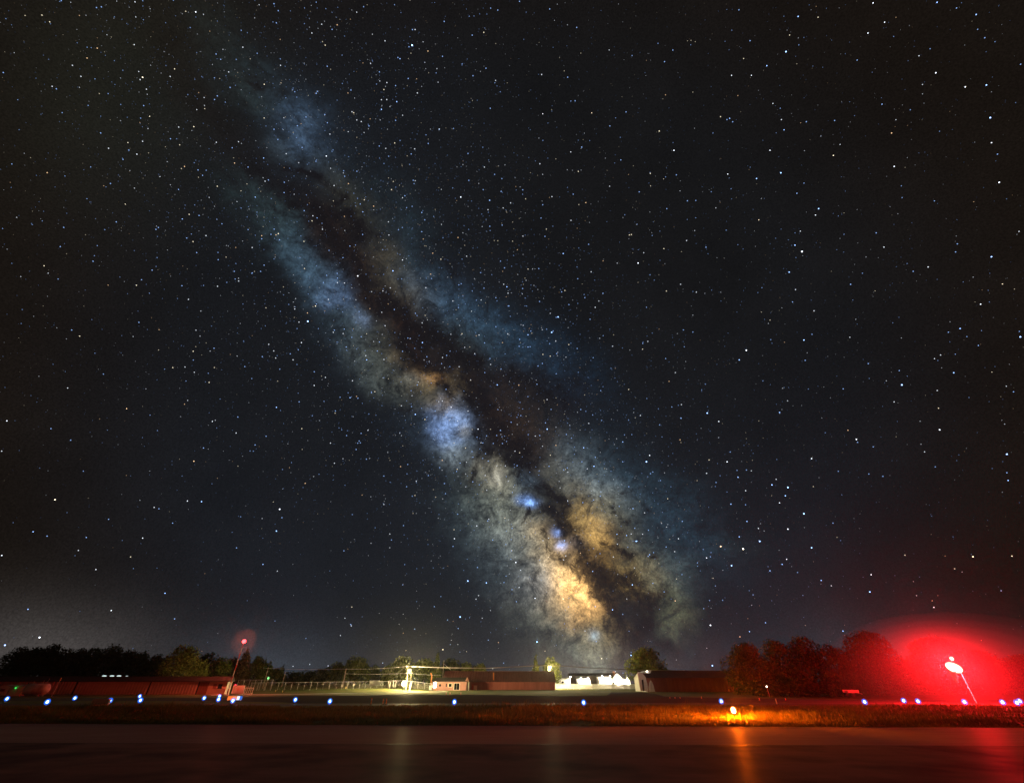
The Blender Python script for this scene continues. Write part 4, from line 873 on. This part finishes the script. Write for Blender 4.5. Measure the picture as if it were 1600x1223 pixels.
fence(fa(606.5,168), fa(674,182), 2.0, 6, 'bright chain link fence around the floodlight up to the pink shed', M_white)
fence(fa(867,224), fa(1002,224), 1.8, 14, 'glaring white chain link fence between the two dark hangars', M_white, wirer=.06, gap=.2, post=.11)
fence(fa(370,150), fa(424,152), 2.6, 6, 'taller chain link pen with a gate beyond the striped mast', M_steel)
for px, lb in ((608.5,'first stout white post left of the floodlight'),(613.5,'second stout white post left of the floodlight, slightly bent'),(617.5,'third stout white post left of the floodlight'),(641,'broad white post under the second pole right of the floodlight')):
    X = at(px,1075,163).x; o = thing('gate_post', (X,163,tz(X,163)), lb, 'post', 'white posts by the floodlight'); MB().box((0,0,.9),(.22 if px < 640 else .3,.2,1.8)).build('post', M_steel, o); MB().box((0,0,1.83),(.28 if px < 640 else .36,.26,.06)).build('cap', M_steel, o)
cn = thing('equipment_cabinet', (at(672,1078,183).x,183,0), 'small white cabinet at the left foot of the pink shed', 'cabinet'); MB().box((0,0,.7),(.9,.6,1.4)).build('body', M_white, cn); MB().box((0,-.33,.7),(.7,.05,1.2)).build('door', M_cream, cn); MB().box((0,0,1.44),(1.0,.7,.06)).build('lid', M_steel, cn)
# far street lamps in the left trees
for k, (px, py, lb) in enumerate([(163,1055.5,'leftmost of the four pale street lamps shining in the left wood'),(175,1055.5,'second of the four pale street lamps from the left'),(186,1055.5,'third of the four pale street lamps from the left'),(198,1056,'rightmost and faintest of the four pale street lamps in the left wood')]):
    p = at(px, py, 205); o = thing('street_lamp', (p.x, 205, 0), lb, 'street lamp', 'street lamps in the left wood')
    MB().tube((0,.2,0),(0,.2,p.z),.06,.05,6).build('post', M_steel, o); MB().ball((0,0,p.z),(.95 if k < 3 else .5,.3,.24),12,8).build('lamp_head', glow('street_lamp_glow', (.72,.9,.85), 1.1 if k < 3 else .5), o)
lp = at(1198,1072,93); o = thing('small_lamp', (lp.x,93,0), 'tiny pale lamp shining low in front of the big tree clump', 'lamp'); MB().tube((0,0,0),(0,0,lp.z-.1),.03,.03,6).build('post', M_steel, o); lamp_ball('bulb', (0,0,lp.z), .11, (1,.9,.75), .35, o)
# pale parked trailer at the foot of the right trees
tr = at(1333,1089,90); t_ = thing('small_trailer', (tr.x,90,0), 'pale low flatbed trailer at the foot of the right trees', 'trailer'); MB().box((0,0,.75),(2.0,1.2,.12)).build('bed', M_cream, t_)
MB().box((0,-.62,.95),(2.0,.06,.3)).build('side_board', M_cream, t_); MB().box((0,.62,.95),(2.0,.06,.3)).build('side_board', M_cream, t_)
for s_ in (-.72,.72): MB().tube((-.2,s_,.34),(-.2,s_+.14,.34),.34,.34,14).build('wheel', M_black, t_)
MB().tube((1.0,0,.7),(1.9,0,.5),.05,.05,6).build('drawbar', M_steel, t_)

# ================================================================ haze
hz = MB().box((0, 170, 7.25), (620, 480, 17.5)); ho = hz.build('haze', bpy.data.materials.new('haze_air')); tag(ho, 'thin night haze lying over the airfield', 'haze', kind='stuff')
hm = ho.data.materials[0]; hm.use_nodes = True; nt = hm.node_tree; nt.nodes.clear(); out = nt.nodes.new('ShaderNodeOutputMaterial'); pv = nt.nodes.new('ShaderNodeVolumePrincipled')
pv.inputs['Color'].default_value = (.9,.9,.92,1); pv.inputs['Density'].default_value = HAZE; pv.inputs['Anisotropy'].default_value = .8; nt.links.new(pv.outputs[0], out.inputs['Volume'])
hm.cycles.volume_sampling = 'EQUIANGULAR'; hm.cycles.homogeneous_volume = True
# nested volumes added to imitate the red halo round the windsock lamp
mm = bpy.data.materials.new('glow_mist_air'); mm.use_nodes = True; nt = mm.node_tree; nt.nodes.clear(); out = nt.nodes.new('ShaderNodeOutputMaterial'); pv = nt.nodes.new('ShaderNodeVolumePrincipled')
pv.inputs['Color'].default_value = (.92,.92,.92,1); pv.inputs['Density'].default_value = GLOW_MIST; pv.inputs['Anisotropy'].default_value = .45; nt.links.new(pv.outputs[0], out.inputs['Volume'])
mm.cycles.volume_sampling = 'EQUIANGULAR'; mm.cycles.homogeneous_volume = True
for c, r_, lb in (((57.5,64,2.4),(16.5,13,7.5),'thinnest outermost shell added for the red glow round the windsock'),((57,63.5,2.6),(14.2,11.4,6.4),'second shell from outside added for the red glow round the windsock'),
        ((56,63,2.8),(12,9.8,5.4),'middle one of five shells added for the red glow round the windsock'),((55,62.3,3.1),(9.4,8,4.4),'second innermost shell added for the red glow round the windsock'),((53.8,61.4,3.5),(6.6,6,3.4),'small dense innermost shell added for the red glow round the windsock lamp')):
    tag(MB().ball(c, r_, 32, 20).build('glow_mist', mm, smooth=True), lb, 'glow_mist', kind='stuff')
m2_ = mm.copy(); m2_.node_tree.nodes['Principled Volume'].inputs['Density'].default_value = .0032; m2_.node_tree.nodes['Principled Volume'].inputs['Anisotropy'].default_value = .3
tag(MB().ball((mx_, YM, Hm+.1), (2.7, 2.5, 2.5), 24, 16).build('glow_mist', m2_, smooth=True), 'small added puff imitating the glow round the red lamp of the striped mast', 'glow_mist', kind='stuff')  # volume added to imitate the halo of the mast lamp
